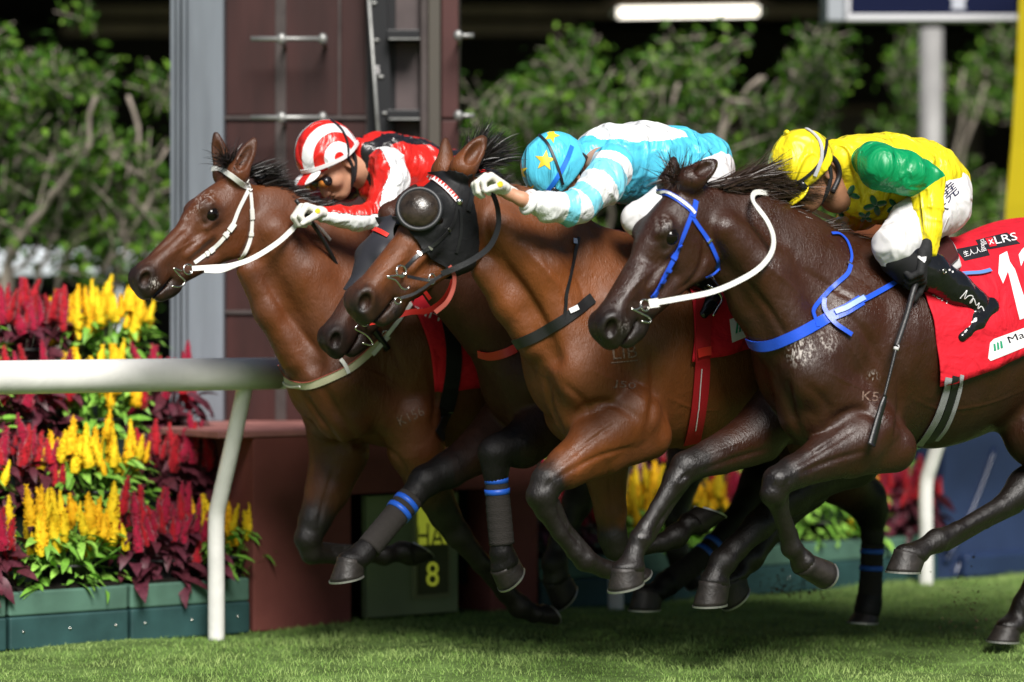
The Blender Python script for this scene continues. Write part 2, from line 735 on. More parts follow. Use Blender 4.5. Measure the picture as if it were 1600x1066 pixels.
def head_prims(fr, ears, coatdk=0.0):
    P, L, ex, ey, el = fr
    A = np.array([ex, ey, el])
    T = lambda x, y, l: P + L * (x * ex + y * ey + l * el)
    E = lambda x, y, l, a, b, c, k=0.03, op='u', dk=0.0, rot=0.0, turn=0.0: ell(
        T(x, y, l), np.array([a, b, c]) * L,
        np.array([[math.cos(rot), math.sin(rot), 0], [-math.sin(rot), math.cos(rot), 0], [0, 0, 1]]) @
        np.array([[math.cos(turn), 0, math.sin(turn)], [0, 1, 0], [-math.sin(turn), 0, math.cos(turn)]]) @ A, k * L, op, dk)
    C = lambda a, ra, b, rb, w=1.0, k=0.04, dk=(0, 0): rc(T(*a), T(*b), ra * L, rb * L, w, k * L, dk)
    m = 0.80
    pr = [
        E(.16, -.15, 0, .21, .15, .125, k=.08),
        E(.31, -.115, 0, .17, .105, .128, k=.07),
        C((.30, -.15, 0), .12, (.86, -.185, 0), .083, .72, .06, (0, .5)),
        C((.34, -.25, 0), .13, (.80, -.245, 0), .085, .62, .06, (0, .6)),
    ]
    for s in (-1, 1):
        pr += [
            E(.235, -.285, s * .072, .180, .190, .058, k=.028),
            C((.27, -.405, s * .035), .052, (.70, -.315, s * .028), .042, 1, .06, (0, .5)),
            E(.305, -.052, s * .108, .062, .032, .042, k=.05),
            C((.40, -.212, s * .10), .017, (.60, -.225, s * .078), .013, 1, .05),
            E(.36, -.155, s * .118, .06, .012, .018, k=.04),
            C((.56, -.13, s * .055), .02, (.82, -.15, s * .055), .02, 1, .06),
        ]
    pr += [
        E(.895, -.207, 0, .10, .105, .088, k=.06, dk=m * .8),
        E(.955, -.255, 0, .045, .058, .068, k=.04, dk=m),
        E(.83, -.348, 0, .09, .044, .056, k=.04, dk=m),
        E(.78, -.36, 0, .06, .04, .045, k=.04, dk=m * .8),
    ]
    for s in (-1, 1):
        pr += [
            E(.925, -.168, s * .058, .078, .060, .038, k=.03, dk=m, rot=-.5, turn=s * -.35),
        ]
    pr.append(E(.885, -.300, 0, .125, .010, .2, k=.012, op='s', rot=-.10))
    for s in (-1, 1):
        pr += [
            E(.948, -.168, s * .098, .054, .034, .052, k=.014, op='s', rot=-.6, turn=s * -.5),
            E(.325, -.108, s * .170, .058, .042, .040, k=.02, op='s'),
            E(.19, -.05, s * .15, .06, .03, .03, k=.05, op='s'),
            C((.265, -.105, s * .126), .012, (.325, -.066, s * .137), .0135, 1, .015, (1, 1)),
            C((.325, -.066, s * .137), .0135, (.385, -.105, s * .120), .011, 1, .015, (1, 1)),
            C((.270, -.125, s * .128), .009, (.33, -.152, s * .131), .010, 1, .015, (1, 1)),
            C((.33, -.152, s * .131), .010, (.38, -.120, s * .121), .009, 1, .015, (1, 1)),
        ]
    for (b, t, lo, od, wd) in ears:
        o = P[1] + lo
        pb, pt = T(b[0], b[1], lo / L), q(t[0], t[1], o + lo * .25)
        d = pt - pb; ln = np.linalg.norm(d); d /= ln
        od = np.array(od, float); od -= d * (od @ d); od /= np.linalg.norm(od)
        wv = np.cross(d, od)
        ax = np.array([d, wv, od])
        k = .02 * L
        pr.append(ell(pb + d * ln * .40, [ln * .46, wd * L, wd * .8 * L], ax, k * 1.2, 'u', .15))
        pr.append(ell(pb + d * ln * .62, [ln * .42, wd * .72 * L, wd * .5 * L], ax, k, 'u', .6))
        pr.append(ell(pb - d * ln * .02, [.075 * L] * 3, ax, .05 * L, 'u', 0))
        pr.append(ell(pb + d * ln * .45 + od * wd * .85 * L, [ln * .43, wd * .62 * L, wd * .75 * L], ax, .012 * L, 's'))
    return pr


def coat(name, base, dark, rough=0.36, spec=0.5, redden=None):
    m = bpy.data.materials.new(name)
    m.use_nodes = True
    nt = m.node_tree
    b = nt.nodes['Principled BSDF']
    tc = nt.nodes.new('ShaderNodeTexCoord')
    def noise(scale, detail, st=None, dist=0.0):
        n = nt.nodes.new('ShaderNodeTexNoise')
        n.inputs['Scale'].default_value = scale
        n.inputs['Detail'].default_value = detail
        n.inputs['Distortion'].default_value = dist
        if st:
            mp = nt.nodes.new('ShaderNodeMapping')
            mp.inputs['Scale'].default_value = st
            mp.inputs['Rotation'].default_value = (0, math.radians(25), math.radians(-35))
            nt.links.new(tc.outputs['Object'], mp.inputs[0]); nt.links.new(mp.outputs[0], n.inputs['Vector'])
        else:
            nt.links.new(tc.outputs['Object'], n.inputs['Vector'])
        return n
    def mixc(fac, a, c, blend='MIX'):
        x = nt.nodes.new('ShaderNodeMix'); x.data_type = 'RGBA'; x.blend_type = blend
        if isinstance(fac, float): x.inputs[0].default_value = fac
        else: nt.links.new(fac, x.inputs[0])
        for s, i in ((a, 6), (c, 7)):
            if isinstance(s, tuple): x.inputs[i].default_value = (*s, 1)
            else: nt.links.new(s, x.inputs[i])
        return x.outputs[2]
    def rng_(src, a, b_, c, d):
        r = nt.nodes.new('ShaderNodeMapRange')
        for i, v in zip((1, 2, 3, 4), (a, b_, c, d)): r.inputs[i].default_value = v
        nt.links.new(src, r.inputs[0]); return r.outputs[0]
    n1 = noise(3.2, 4)
    n2 = noise(26, 5, (1, 1, .45))
    c1 = mixc(rng_(n1.outputs[0], .32, .7, 0, 1), base, redden or tuple(x * .62 for x in base))
    c2 = mixc(rng_(n2.outputs[0], .3, .75, 0, .30), c1, tuple(x * .45 for x in base))
    at = nt.nodes.new('ShaderNodeAttribute'); at.attribute_name = 'points'
    # the black of the points breaks up along an uneven line
    ad = nt.nodes.new('ShaderNodeMath'); ad.operation = 'MULTIPLY_ADD'
    nt.links.new(n2.outputs[0], ad.inputs[0]); ad.inputs[1].default_value = .35
    nt.links.new(at.outputs['Fac'], ad.inputs[2])
    c3 = mixc(rng_(ad.outputs[0], .30, .95, 0, 1), c2, dark)
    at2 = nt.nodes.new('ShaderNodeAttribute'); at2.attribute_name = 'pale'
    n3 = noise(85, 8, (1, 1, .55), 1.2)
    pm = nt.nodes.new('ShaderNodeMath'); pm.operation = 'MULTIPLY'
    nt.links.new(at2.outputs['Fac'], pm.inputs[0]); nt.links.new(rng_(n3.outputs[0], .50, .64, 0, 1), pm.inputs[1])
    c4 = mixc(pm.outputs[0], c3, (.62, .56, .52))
    nt.links.new(c4, b.inputs['Base Color'])
    n4 = noise(9, 3)
    nt.links.new(rng_(n4.outputs[0], .35, .65, rough - .06, rough + .16), b.inputs['Roughness'])
    b.inputs['Specular IOR Level'].default_value = spec
    b.inputs['Sheen Weight'].default_value = 0.0
    last = None
    for (s, d, st, dist) in ((10, 2, .006, None), (34, 4, .0022, (1, 1, .55)), (150, 4, .0020, (1, 1, .35)), (420, 2, .0012, (1, 1, .2))):
        n = noise(s, d, dist, .5)
        bp = nt.nodes.new('ShaderNodeBump')
        bp.inputs['Strength'].default_value = 1.0
        bp.inputs['Distance'].default_value = st
        nt.links.new(n.outputs[0], bp.inputs['Height'])
        if last: nt.links.new(last, bp.inputs['Normal'])
        last = bp.outputs[0]
    nt.links.new(last, b.inputs['Normal'])
    return m


M_HOOF = mat('hoof_horn', (.020, .016, .014), .5, .4, var=.4, vscale=30, bump=[(60, 4, .002)])
M_SHOE = mat('aluminium_shoe', (.42, .41, .39), .4, .5, .8)
M_EYE = mat('eye_wet', (.005, .003, .002), .05, .35)
M_NOSTRIL = mat('nostril_lining', (.28, .03, .035), .4)


def hoof(parent, o, toe, heel, cf, cb, wid=.86):
    """horn capsule between the sole line (toe-heel) and the coronet line, given in photo pixels"""
    t, h_, f, b = (q(*p, o) for p in (toe, heel, cf, cb))
    # keep a sensible capsule size
    L = np.linalg.norm(t - h_)
    L0 = .115
    mid = (t + h_) / 2
    e = (t - h_) / L
    Ls = min(max(L, .10), .135)
    t, h_ = mid + e * Ls / 2, mid - e * Ls / 2
    V, F = [], []
    n = 18
    rings = 6
    el = np.array([0, 1.0, 0])
    for i in range(rings + 1):
        s = i / rings
        fr = f + (t - f) * s
        bk = b + (h_ - b) * s
        c = (fr + bk) / 2; ax = (fr - bk) / 2
        half = np.linalg.norm(ax)
        bulge = 1.0 + (.05 if i == 0 else 0) * 1.0
        for j in range(n):
            an = 2 * math.pi * j / n
            ca, sa = math.cos(an), math.sin(an)
            rr = .058 * (.80 + .2 * s)
            hw = 1 - .12 * max(0, -ca)
            V.append(c + ax * ca * bulge + el * sa * rr * hw * bulge)
    for i in range(rings):
        for j in range(n):
            k = (j + 1) % n
            F.append([i * n + j, i * n + k, (i + 1) * n + k, (i + 1) * n + j])
    nr = (rings + 1) * n
    nrm = np.cross(e, el); nrm /= np.linalg.norm(nrm)
    if nrm @ (mid - (f + b) / 2) < 0:
        nrm = -nrm
    V.append((f + b) / 2 - nrm * .01); V.append(mid - nrm * .012)
    for j in range(n):
        F.append([nr, (j + 1) % n, j])
        F.append([nr + 1, rings * n + j, rings * n + (j + 1) % n])
    ho = obj('hoof', W(np.array(V)), F, M_HOOF, parent)
    V, F = [], []
    ang = [math.radians(a) for a in np.linspace(-150, 150, 22)]
    for a in ang:
        ca, sa = math.cos(a), math.sin(a)
        for (k, z) in ((1.02, -.001), (1.02, .006), (.68, .006), (.68, -.001)):
            V.append(mid + e * Ls / 2 * ca * k + el * sa * .059 * (1 - .12 * max(0, -ca)) * k + nrm * z)
    m = len(ang)
    for i in range(m - 1):
        for j in range(4):
            k = (j + 1) % 4
            F.append([i * 4 + j, i * 4 + k, (i + 1) * 4 + k, (i + 1) * 4 + j])
    F.append([0, 1, 2, 3]); F.append([(m - 1) * 4 + j for j in (3, 2, 1, 0)])
    obj('horseshoe', W(np.array(V)), F, M_SHOE, ho, smooth=False)
    return ho


def hair(parent, name, roots, n, length, dirs, mat_, spread=.02, width=.004, droop=.5, wild=.35, seg=6, seed=1, stuff=True):
    """roots: polyline in (a,o,z); dirs: flow vector at each end; tapered strands"""
    r = np.random.default_rng(seed)
    R = resample(roots, 200)
    V, F = [], []
    for i in range(n):
        t = r.random()
        ck = np.array([vnoise(np.array([[t * 26, seed + 3.1 * ax_, r.integers(3) * 9.0]]), seed)[0] for ax_ in range(3)])
        p = R[int(t * 199)].copy()
        p += r.normal(0, 1, 3) * np.array([.006, spread, .006])
        d = np.array(dirs[0]) * (1 - t) + np.array(dirs[1]) * t
        d = d + ck * wild * 1.6 + r.normal(0, wild * .35, 3)
        d /= np.linalg.norm(d)
        ln = length * r.uniform(.5, 1.15)
        side = np.cross(d, r.normal(0, 1, 3)); side /= np.linalg.norm(side)
        curl = r.normal(0, .18, 3) + ck * .5
        b0 = len(V)
        for k in range(seg + 1):
            s = k / seg
            w = width * (1 - s) ** .7 * .5 + .0003
            V.append(p + side * w); V.append(p - side * w)
            dd = d + curl * s + np.array([0, 0, -droop * s * s])
            p = p + dd / np.linalg.norm(dd) * ln / seg
        for k in range(seg):
            F.append([b0 + 2 * k, b0 + 2 * k + 1, b0 + 2 * k + 3, b0 + 2 * k + 2])
    o = obj(name, W(np.array(V)), F, mat_, parent)
    return o


HORSES = {}


def build_horse(key, label, o, S, cm, hairmat):
    base = S['root']
    prims = []
    for (nodes, k, w) in S['body']:
        prims += chain(nodes, o, k, w)
    fr = head_frame(S['poll'], S['nose'], o + S.get('head_o', 0), S.get('yaw', 0))
    prims += head_prims(fr, S['ears'])
    for (nodes, k, w) in S.get('cut', []):
        for p in chain(nodes, o, k, w):
            p['op'] = 's'; prims.append(p)
    for hh_ in S['hooves']:
        cf_, cb_ = q(*hh_[3], o + hh_[0]), q(*hh_[4], o + hh_[0])
        ce = cf_ - cb_; cl_ = np.linalg.norm(ce); ce /= cl_
        prims.append(ell((cf_ + cb_) / 2, [cl_ * .47, .048, .030], np.array([ce, [0, 1, 0], [-ce[2], 0, ce[0]]]), .03, 'u', 1.0))
    V, Q = polygonize(prims, RES)
    dk = dark_of(prims, V)
    if S.get('relief'):
        sf0 = Surf().add(W(V), Q.tolist())
        N0 = vnormals(V, Q)
        D = np.zeros(len(V))
        for (h, w, pts) in S['relief']:
            P = []
            for (x, y) in resample(np.array(pts, float), max(6, 4 * len(pts))):
                hh = sf0.hit(x, y)
                if hh is not None:
                    P.append(inv(hh[0]))
            if len(P) < 2:
                continue
            P = np.array(P)
            m = ((V > P.min(0) - 3 * w) & (V < P.max(0) + 3 * w)).all(1)
            X = V[m]
            best = np.full(len(X), 9.0); fade = np.zeros(len(X))
            for k in range(len(P) - 1):
                ab = P[k + 1] - P[k]
                t = np.clip(((X - P[k]) @ ab) / max(ab @ ab, 1e-9), 0, 1)
                dd = np.linalg.norm(X - P[k] - t[:, None] * ab, axis=1)
                u = (k + t) / (len(P) - 1)
                nb = dd < best
                best = np.where(nb, dd, best); fade = np.where(nb, np.sin(np.pi * np.clip(u, .02, .98)) ** .5, fade)
            D[m] += h * np.exp(-(best / w) ** 2) * fade
        V = V + N0 * D[:, None]
    loc = wq(base[0], base[1], o); loc[2] = 0
    root = thing('racehorse', label, 'racehorse', loc, 'racehorses at full gallop')
    Vw = W(V)
    body = obj('body', Vw, Q, cm, root)
    setattr_f(body, 'points', dk)
    eye_c = fr[0] + fr[1] * (.325 * fr[2] - .108 * fr[3])
    for s in (-1, 1):
        ec = eye_c + fr[1] * s * .13 * fr[4]
        dk = np.maximum(dk, .95 * np.exp(-(np.linalg.norm(V - ec, axis=1) / .030) ** 2))
    body.data.attributes['points'].data.foreach_set('value', np.asarray(dk, np.float32))
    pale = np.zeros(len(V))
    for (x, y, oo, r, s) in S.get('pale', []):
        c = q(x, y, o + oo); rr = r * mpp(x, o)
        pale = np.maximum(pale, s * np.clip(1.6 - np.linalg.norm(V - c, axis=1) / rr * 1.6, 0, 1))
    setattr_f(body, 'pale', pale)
    P, L, ex, ey, el = fr
    T = lambda x, y, l: P + L * (x * ex + y * ey + l * el)
    for s in (-1, 1):
        v, f = sphere(T(.325, -.108, s * .112), .052 * L, 16, 12)
        obj('eye', W(v), f, M_EYE, root)
    for h in S['hooves']:
        hoof(root, o + h[0], *h[1:])
    sf = Surf().add(Vw, Q.tolist())
    H = dict(root=root, body=body, surf=sf, fr=fr, T=T, o=o, V=V, Q=Q, Vw=Vw)
    HORSES[key] = H
    for i, hs in enumerate(S.get('hair', [])):
        nm, pts, n, ln, d0, d1, spread, width, droop, wild = hs
        hair(root, nm, [q(x, y, o + oo) for (x, y, oo) in pts], n, ln, (d0, d1), hairmat, spread, width, droop, wild, seed=i + 5)
    return H


def shoulder_set(ws, sp, eb, lat=.17, r=(46, 60, 52, 46)):
    """near and far shoulder blade, upper arm and triceps: withers ws, point of shoulder sp, elbow eb (pixels on the median plane)"""
    out = []
    for s in (1, -1):
        l = lat * s
        out.append(([(ws[0], ws[1], l * .55, r[0]), ((ws[0] + sp[0]) / 2, (ws[1] + sp[1]) / 2, l * .95, r[1]), (sp[0], sp[1], l, r[2])], .030, .62))
        out.append((([(ws[0] * .5 + eb[0] * .5, ws[1] * .45 + eb[1] * .55, l * 1.0, r[1]), (eb[0], eb[1], l * 1.02, r[3])]), .022, .66))
        out.append(([(sp[0], sp[1], l, r[2] * .92), (eb[0] - 8, eb[1] - 6, l * 1.0, r[3])], .022, .75))
    return out


CB = 1.0   # black of the points
H1O, H4O, H2O, H3O = .72, 1.28, 1.85, 2.45

SPEC3 = dict(
    root=(1450, 1000), poll=(1058, 282), nose=(902, 492), yaw=0.0,
    ears=[((-.02, -.02), (1119, 252), .052, (-.25, .9, .35), .060), ((-.0, -.02), (1053, 246), -.05, (-.5, -.6, .4), .055)],
    body=[
        # trunk
        ([(1268, 520, 0, 96, .88), (1345, 540, 0, 132, .86), (1450, 540, 0, 149, .88), (1600, 507, 0, 150, .92), (1730, 478, 0, 142, .92), (1830, 500, 0, 105, .95)], .10, .88),
        ([(1266, 575, 0, 86, 1.0), (1350, 610, 0, 92, .9)], .07, .9),
        # neck
        ([(1108, 342, 0, 55, .50), (1176, 386, 0, 68, .60), (1232, 440, 0, 94, .64), (1296, 490, 0, 126, .72)], .07, .6),
        ([(1180, 334, 0, 26), (1250, 376, 0, 28), (1320, 410, 0, 32), (1390, 422, 0, 34)], .07, .8),
        ([(1140, 425, .02, 18), (1170, 478, .03, 24), (1206, 530, .05, 34)], .04, 1),
        # pectorals
        ([(1244, 560, .085, 48), (1270, 640, .10, 56)], .03, 1), ([(1246, 562, -.085, 48), (1262, 640, -.10, 58)], .03, 1),
    ] + shoulder_set((1385, 428), (1275, 590), (1365, 665)) + [
        ([(1135, 360, .085, 26), (1200, 430, .11, 34), (1262, 560, .15, 40)], .05, .8),
        # near fore, folded
        ([(1355, 672, .19, 50, 1, 0), (1336, 690, .20, 45, 1, .05), (1284, 714, .20, 31, 1, .25), (1240, 738, .20, 25, 1, .6), (1216, 752, .20, 27, 1, .95)], .02, .85),
        ([(1392, 700, .19, 40, 1, 0), (1330, 722, .20, 22, 1, .1), (1255, 742, .20, 15, 1, .5)], .03, .9),
        ([(1216, 752, .20, 27, 1, .95), (1208, 772, .20, 22, 1, 1), (1216, 795, .18, 13, 1, 1), (1228, 832, .16, 13, 1, 1), (1237, 856, .15, 18, 1, 1), (1256, 876, .15, 15, 1, 1)], .012, .75),
        ([(1222, 775, .19, 12, 1, 1), (1226, 800, .18, 8, 1, 1), (1240, 838, .16, 9, 1, 1)], .008, .8),
        # far fore, reaching
        ([(1225, 640, -.17, 52, 1, 0), (1168, 686, -.18, 36, 1, .1), (1112, 714, -.18, 28, 1, .5), (1072, 730, -.18, 27, 1, .9), (1056, 752, -.18, 22, 1, 1), (1028, 793, -.18, 13, 1, 1), (1009, 824, -.18, 14, 1, 1), (1001, 842, -.18, 19, 1, 1), (990, 866, -.18, 16, 1, 1), (984, 884, -.18, 17, 1, 1)], .014, .78),
        ([(1066, 758, -.18, 11, 1, 1), (1042, 796, -.18, 8, 1, 1), (1014, 842, -.18, 10, 1, 1)], .008, .8),
        ([(1190, 690, -.18, 34, 1, .1), (1130, 722, -.18, 17, 1, .3)], .03, .9),
        # near hind
        ([(1770, 520, .12, 105), (1690, 600, .17, 88), (1625, 672, .18, 62, 1, .1)], .05, .8),
        ([(1640, 660, .18, 66, 1, .1), (1700, 700, .15, 48, 1, .2), (1640, 735, .14, 34, 1, .4), (1604, 762, .13, 31, 1, .8), (1566, 790, .13, 17, 1, 1), (1495, 829, .13, 14, 1, 1), (1464, 845, .13, 20, 1, 1), (1436, 860, .13, 16, 1, 1), (1424, 868, .13, 17, 1, 1)], .016, .78),
        ([(1588, 792, .13, 12, 1, 1), (1540, 818, .13, 9, 1, 1), (1478, 852, .13, 11, 1, 1)], .008, .8),
        # far hind
        ([(1790, 520, -.12, 105), (1730, 620, -.16, 85), (1700, 690, -.17, 55, 1, .1), (1680, 760, -.17, 38, 1, .3), (1662, 815, -.17, 30, 1, .8), (1630, 880, -.22, 19, 1, 1), (1600, 945, -.26, 18, 1, 1), (1592, 968, -.27, 19, 1, 1), (1576, 985, -.27, 15, 1, 1)], .03, .85),
    ],
    cut=[([(1238, 600, .0, 10), (1240, 680, .0, 14)], .04, .5), ([(1120, 400, .11, 8), (1175, 490, .135, 10), (1215, 560, .16, 10)], .04, 1), ],
    hooves=[
        (-.18, (950, 927), (1006, 906), (958, 889), (1005, 886)),
        (.15, (1285, 920), (1296, 878), (1246, 897), (1262, 864)),
        (.13, (1383, 893), (1440, 893), (1402, 858), (1444, 872)),
        (-.27, (1540, 1002), (1594, 1002), (1560, 978), (1592, 978)),
    ],
    relief=[(-.013, .022, [(1230, 590), (1236, 640), (1252, 685)]), (-.011, .017, [(1296, 660), (1320, 645), (1350, 642), (1380, 660)]), (-.012, .020, [(1402, 560), (1408, 620), (1398, 690)]),
            (-.010, .016, [(1158, 430), (1205, 490), (1238, 545)]), (-.008, .010, [(1356, 704), (1300, 720), (1250, 740)]), (-.006, .010, [(1340, 668), (1285, 702), (1240, 730)]), (-.007, .010, [(1205, 700), (1150, 716), (1090, 738)]),
            (-.010, .013, [(1100, 372), (1098, 410), (1080, 440), (1052, 458)]), (-.005, .011, [(985, 395), (960, 440), (940, 470)]), (.003, .005, [(1046, 398), (1018, 424), (990, 448), (972, 470)]), (.0025, .004, [(1020, 415), (1005, 445), (998, 465)]),
            (.003, .005, [(1392, 640), (1350, 610), (1310, 590), (1280, 575)]), (.0028, .0045, [(1350, 610), (1345, 570), (1318, 530)]), (.003, .005, [(1420, 620), (1470, 640), (1540, 632), (1600, 610)]), (-.008, .018, [(1300, 470), (1350, 520), (1380, 580)]),
            (-.006, .014, [(1250, 420), (1300, 450), (1340, 470)]), (.0028, .005, [(1330, 660), (1290, 690), (1262, 708)]), (.003, .0045, [(1160, 690), (1120, 704), (1090, 716)]), (-.007, .016, [(1260, 600), (1290, 630), (1300, 665)]),
            (.004, .012, [(1180, 400), (1240, 450), (1280, 500)]), (.003, .006, [(1215, 738), (1206, 760)]), (-.005, .008, [(1235, 745), (1225, 765)]), (-.005, .007, [(1078, 740), (1060, 752)])],
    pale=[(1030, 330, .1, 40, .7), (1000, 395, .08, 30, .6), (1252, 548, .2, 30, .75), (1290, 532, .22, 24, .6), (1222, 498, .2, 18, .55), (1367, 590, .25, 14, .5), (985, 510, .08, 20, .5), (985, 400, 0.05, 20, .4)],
    hair=[
        ('mane', [(1095, 292, 0), (1150, 304, 0), (1205, 334, 0), (1270, 362, 0), (1345, 384, 0)], 3800, .12, (1, .16, .10), (.9, .28, -.08),   .016, .0032, .35, .14),
        ('mane', [(1112, 292, 0), (1160, 298, 0), (1195, 312, .01)], 4200, .27, (1.0, .03, .30), (1, .05, .16),   .018, .0032, .46, .09),
        ('forelock', [(1068, 278, 0), (1050, 285, 0)], 140, .13, (.2, .1, .5), (-.3, .2, .3), .02, .004, .5, .4),
        ('tail', [(1905, 455, 0), (1915, 470, 0)], 400, .7, (1, 0, .1), (1, 0, 0), .03, .006, .5, .15),
    ],
)

SPEC2 = dict(
    root=(1150, 1000), poll=(704, 262), nose=(519, 446), yaw=0.0,
    ears=[((-.02, -.02), (757, 214), .052, (-.2, .9, .3), .062), ((.0, -.02), (696, 216), -.05, (-.5, -.6, .4), .055)],
    body=[
        ([(905, 505, 0, 100, .88), (985, 530, 0, 136, .86), (1085, 543, 0, 148, .88), (1230, 520, 0, 144, .92), (1370, 490, 0, 140, .92), (1475, 500, 0, 108, .95)], .10, .88),
        ([(908, 580, 0, 88, 1.0), (1000, 610, 0, 92, .9)], .08, .9),
        ([(760, 330, 0, 56, .50), (820, 382, 0, 73, .60), (880, 440, 0, 96, .64), (938, 490, 0, 124, .72)], .07, .6),
        ([(806, 346, 0, 27), (870, 388, 0, 28), (960, 412, 0, 32), (1040, 422, 0, 34)], .07, .8),
        ([(754, 424, .02, 18), (796, 476, .03, 25), (840, 532, .05, 34)], .04, 1),
        ([(888, 565, .085, 50), (918, 640, .10, 56)], .03, 1), ([(882, 565, -.085, 50), (905, 640, -.10, 56)], .03, 1),
    ] + shoulder_set((1032, 428), (915, 585), (995, 655)) + [
        ([(785, 355, .085, 26), (850, 425, .11, 34), (905, 555, .15, 40)], .05, .8),
        ([(980, 650, .19, 54, 1, 0), (930, 690, .20, 42, 1, .0), (885, 728, .20, 31, 1, .15), (856, 752, .20, 26, 1, .8), (846, 775, .20, 26, 1, 1), (852, 797, .20, 18, 1, 1), (874, 833, .20, 13, 1, 1), (898, 862, .20, 14, 1, 1), (914, 875, .20, 19, 1, 1), (945, 889, .20, 15, 1, 1), (962, 893, .2, 16, 1, 1)], .014, .78),
        ([(866, 788, .20, 12, 1, 1), (884, 822, .20, 8, 1, 1), (918, 862, .20, 9, 1, 1)], .008, .8),
        ([(1010, 680, .19, 40, 1, 0), (950, 715, .20, 24, 1, .0), (890, 745, .20, 17, 1, .3)], .03, .9),
        ([(925, 660, -.17, 54, 1, 0), (945, 730, -.17, 35, 1, 0), (954, 800, -.17, 24, 1, .2), (957, 838, -.17, 24, 1, .9), (962, 856, -.17, 21, 1, 1), (990, 858, -.17, 15, 1, 1), (1035, 848, -.17, 15, 1, 1), (1056, 838, -.17, 20, 1, 1), (1078, 818, -.17, 15, 1, 1)], .02, .85),
        ([(1410, 520, .12, 105), (1340, 610, .17, 86), (1285, 680, .18, 60, 1, .4)], .05, .8),
        ([(1300, 665, .18, 62, 1, .5), (1330, 715, .15, 46, 1, .8), (1270, 750, .13, 36, 1, 1), (1235, 775, .12, 33, 1, 1), (1185, 822, .12, 24, 1, 1), (1148, 858, .12, 20, 1, 1), (1130, 878, .12, 22, 1, 1), (1116, 898, .12, 18, 1, 1)], .025, .82),
        ([(1420, 520, -.12, 105), (1340, 640, -.16, 80), (1310, 700, -.17, 50, 1, .7), (1262, 765, -.15, 33, 1, 1), (1210, 825, -.14, 20, 1, 1), (1172, 872, -.14, 21, 1, 1), (1152, 895, -.14, 17, 1, 1)], .03, .85),
    ],
    cut=[([(885, 600, .0, 10), (884, 680, .0, 14)], .04, .5), ([(770, 400, .11, 8), (825, 490, .135, 10), (862, 560, .16, 10)], .04, 1), ],
    hooves=[
        (.20, (985, 912), (1010, 890), (962, 908), (976, 882)),
        (-.17, (1134, 812), (1084, 790), (1098, 834), (1068, 806)),
        (.12, (1081, 949), (1138, 942), (1096, 908), (1138, 914)),
        (-.14, (1130, 956), (1168, 912), (1124, 914), (1162, 890)),
    ],
    relief=[(-.013, .022, [(852, 585), (862, 640), (885, 690)]), (-.011, .017, [(892, 650), (925, 632), (960, 632), (1000, 655)]), (-.012, .020, [(1018, 550), (1022, 620), (1008, 690)]),
            (-.010, .016, [(785, 405), (832, 470), (868, 540)]), (-.008, .010, [(990, 698), (930, 716), (870, 748)]), (-.006, .010, [(965, 660), (905, 700), (868, 732)]), (-.006, .010, [(948, 720), (955, 780), (957, 830)]),
            (-.008, .014, [(620, 360), (580, 405), (556, 430)]), (.003, .005, [(640, 400), (615, 415), (590, 430)]), (.003, .005, [(1010, 630), (970, 600), (920, 575)]), (.0028, .0045, [(970, 600), (965, 560), (940, 520)]),
            (-.008, .018, [(930, 470), (980, 520), (1005, 575)]), (.0028, .005, [(960, 655), (915, 690), (885, 715)]), (.003, .005, [(1040, 620), (1090, 640), (1130, 640)]), (-.006, .012, [(850, 400), (880, 450), (890, 500)]), (-.005, .010, [(870, 395), (905, 440), (915, 490)]),
            (-.007, .016, [(880, 600), (910, 625), (925, 650)]), (-.005, .008, [(862, 748), (850, 765)]), (.004, .012, [(810, 380), (870, 440), (900, 490)])],
    pale=[],
    hair=[
        ('mane', [(735, 275, 0), (792, 312, 0), (855, 352, .0), (910, 374, .0), (1010, 388, 0)], 3600, .10, (1, .25, .10), (1, .2, .0),   .016, .0032, .45, .16),
        ('forelock', [(722, 258, 0), (745, 262, 0)], 900, .17, (.55, .05, .65), (.9, .1, .45), .02, .005, .35, .28),
        ('tail', [(1560, 455, 0), (1570, 470, 0)], 400, .7, (1, 0, .1), (1, 0, 0), .03, .006, .5, .15),
    ],
)

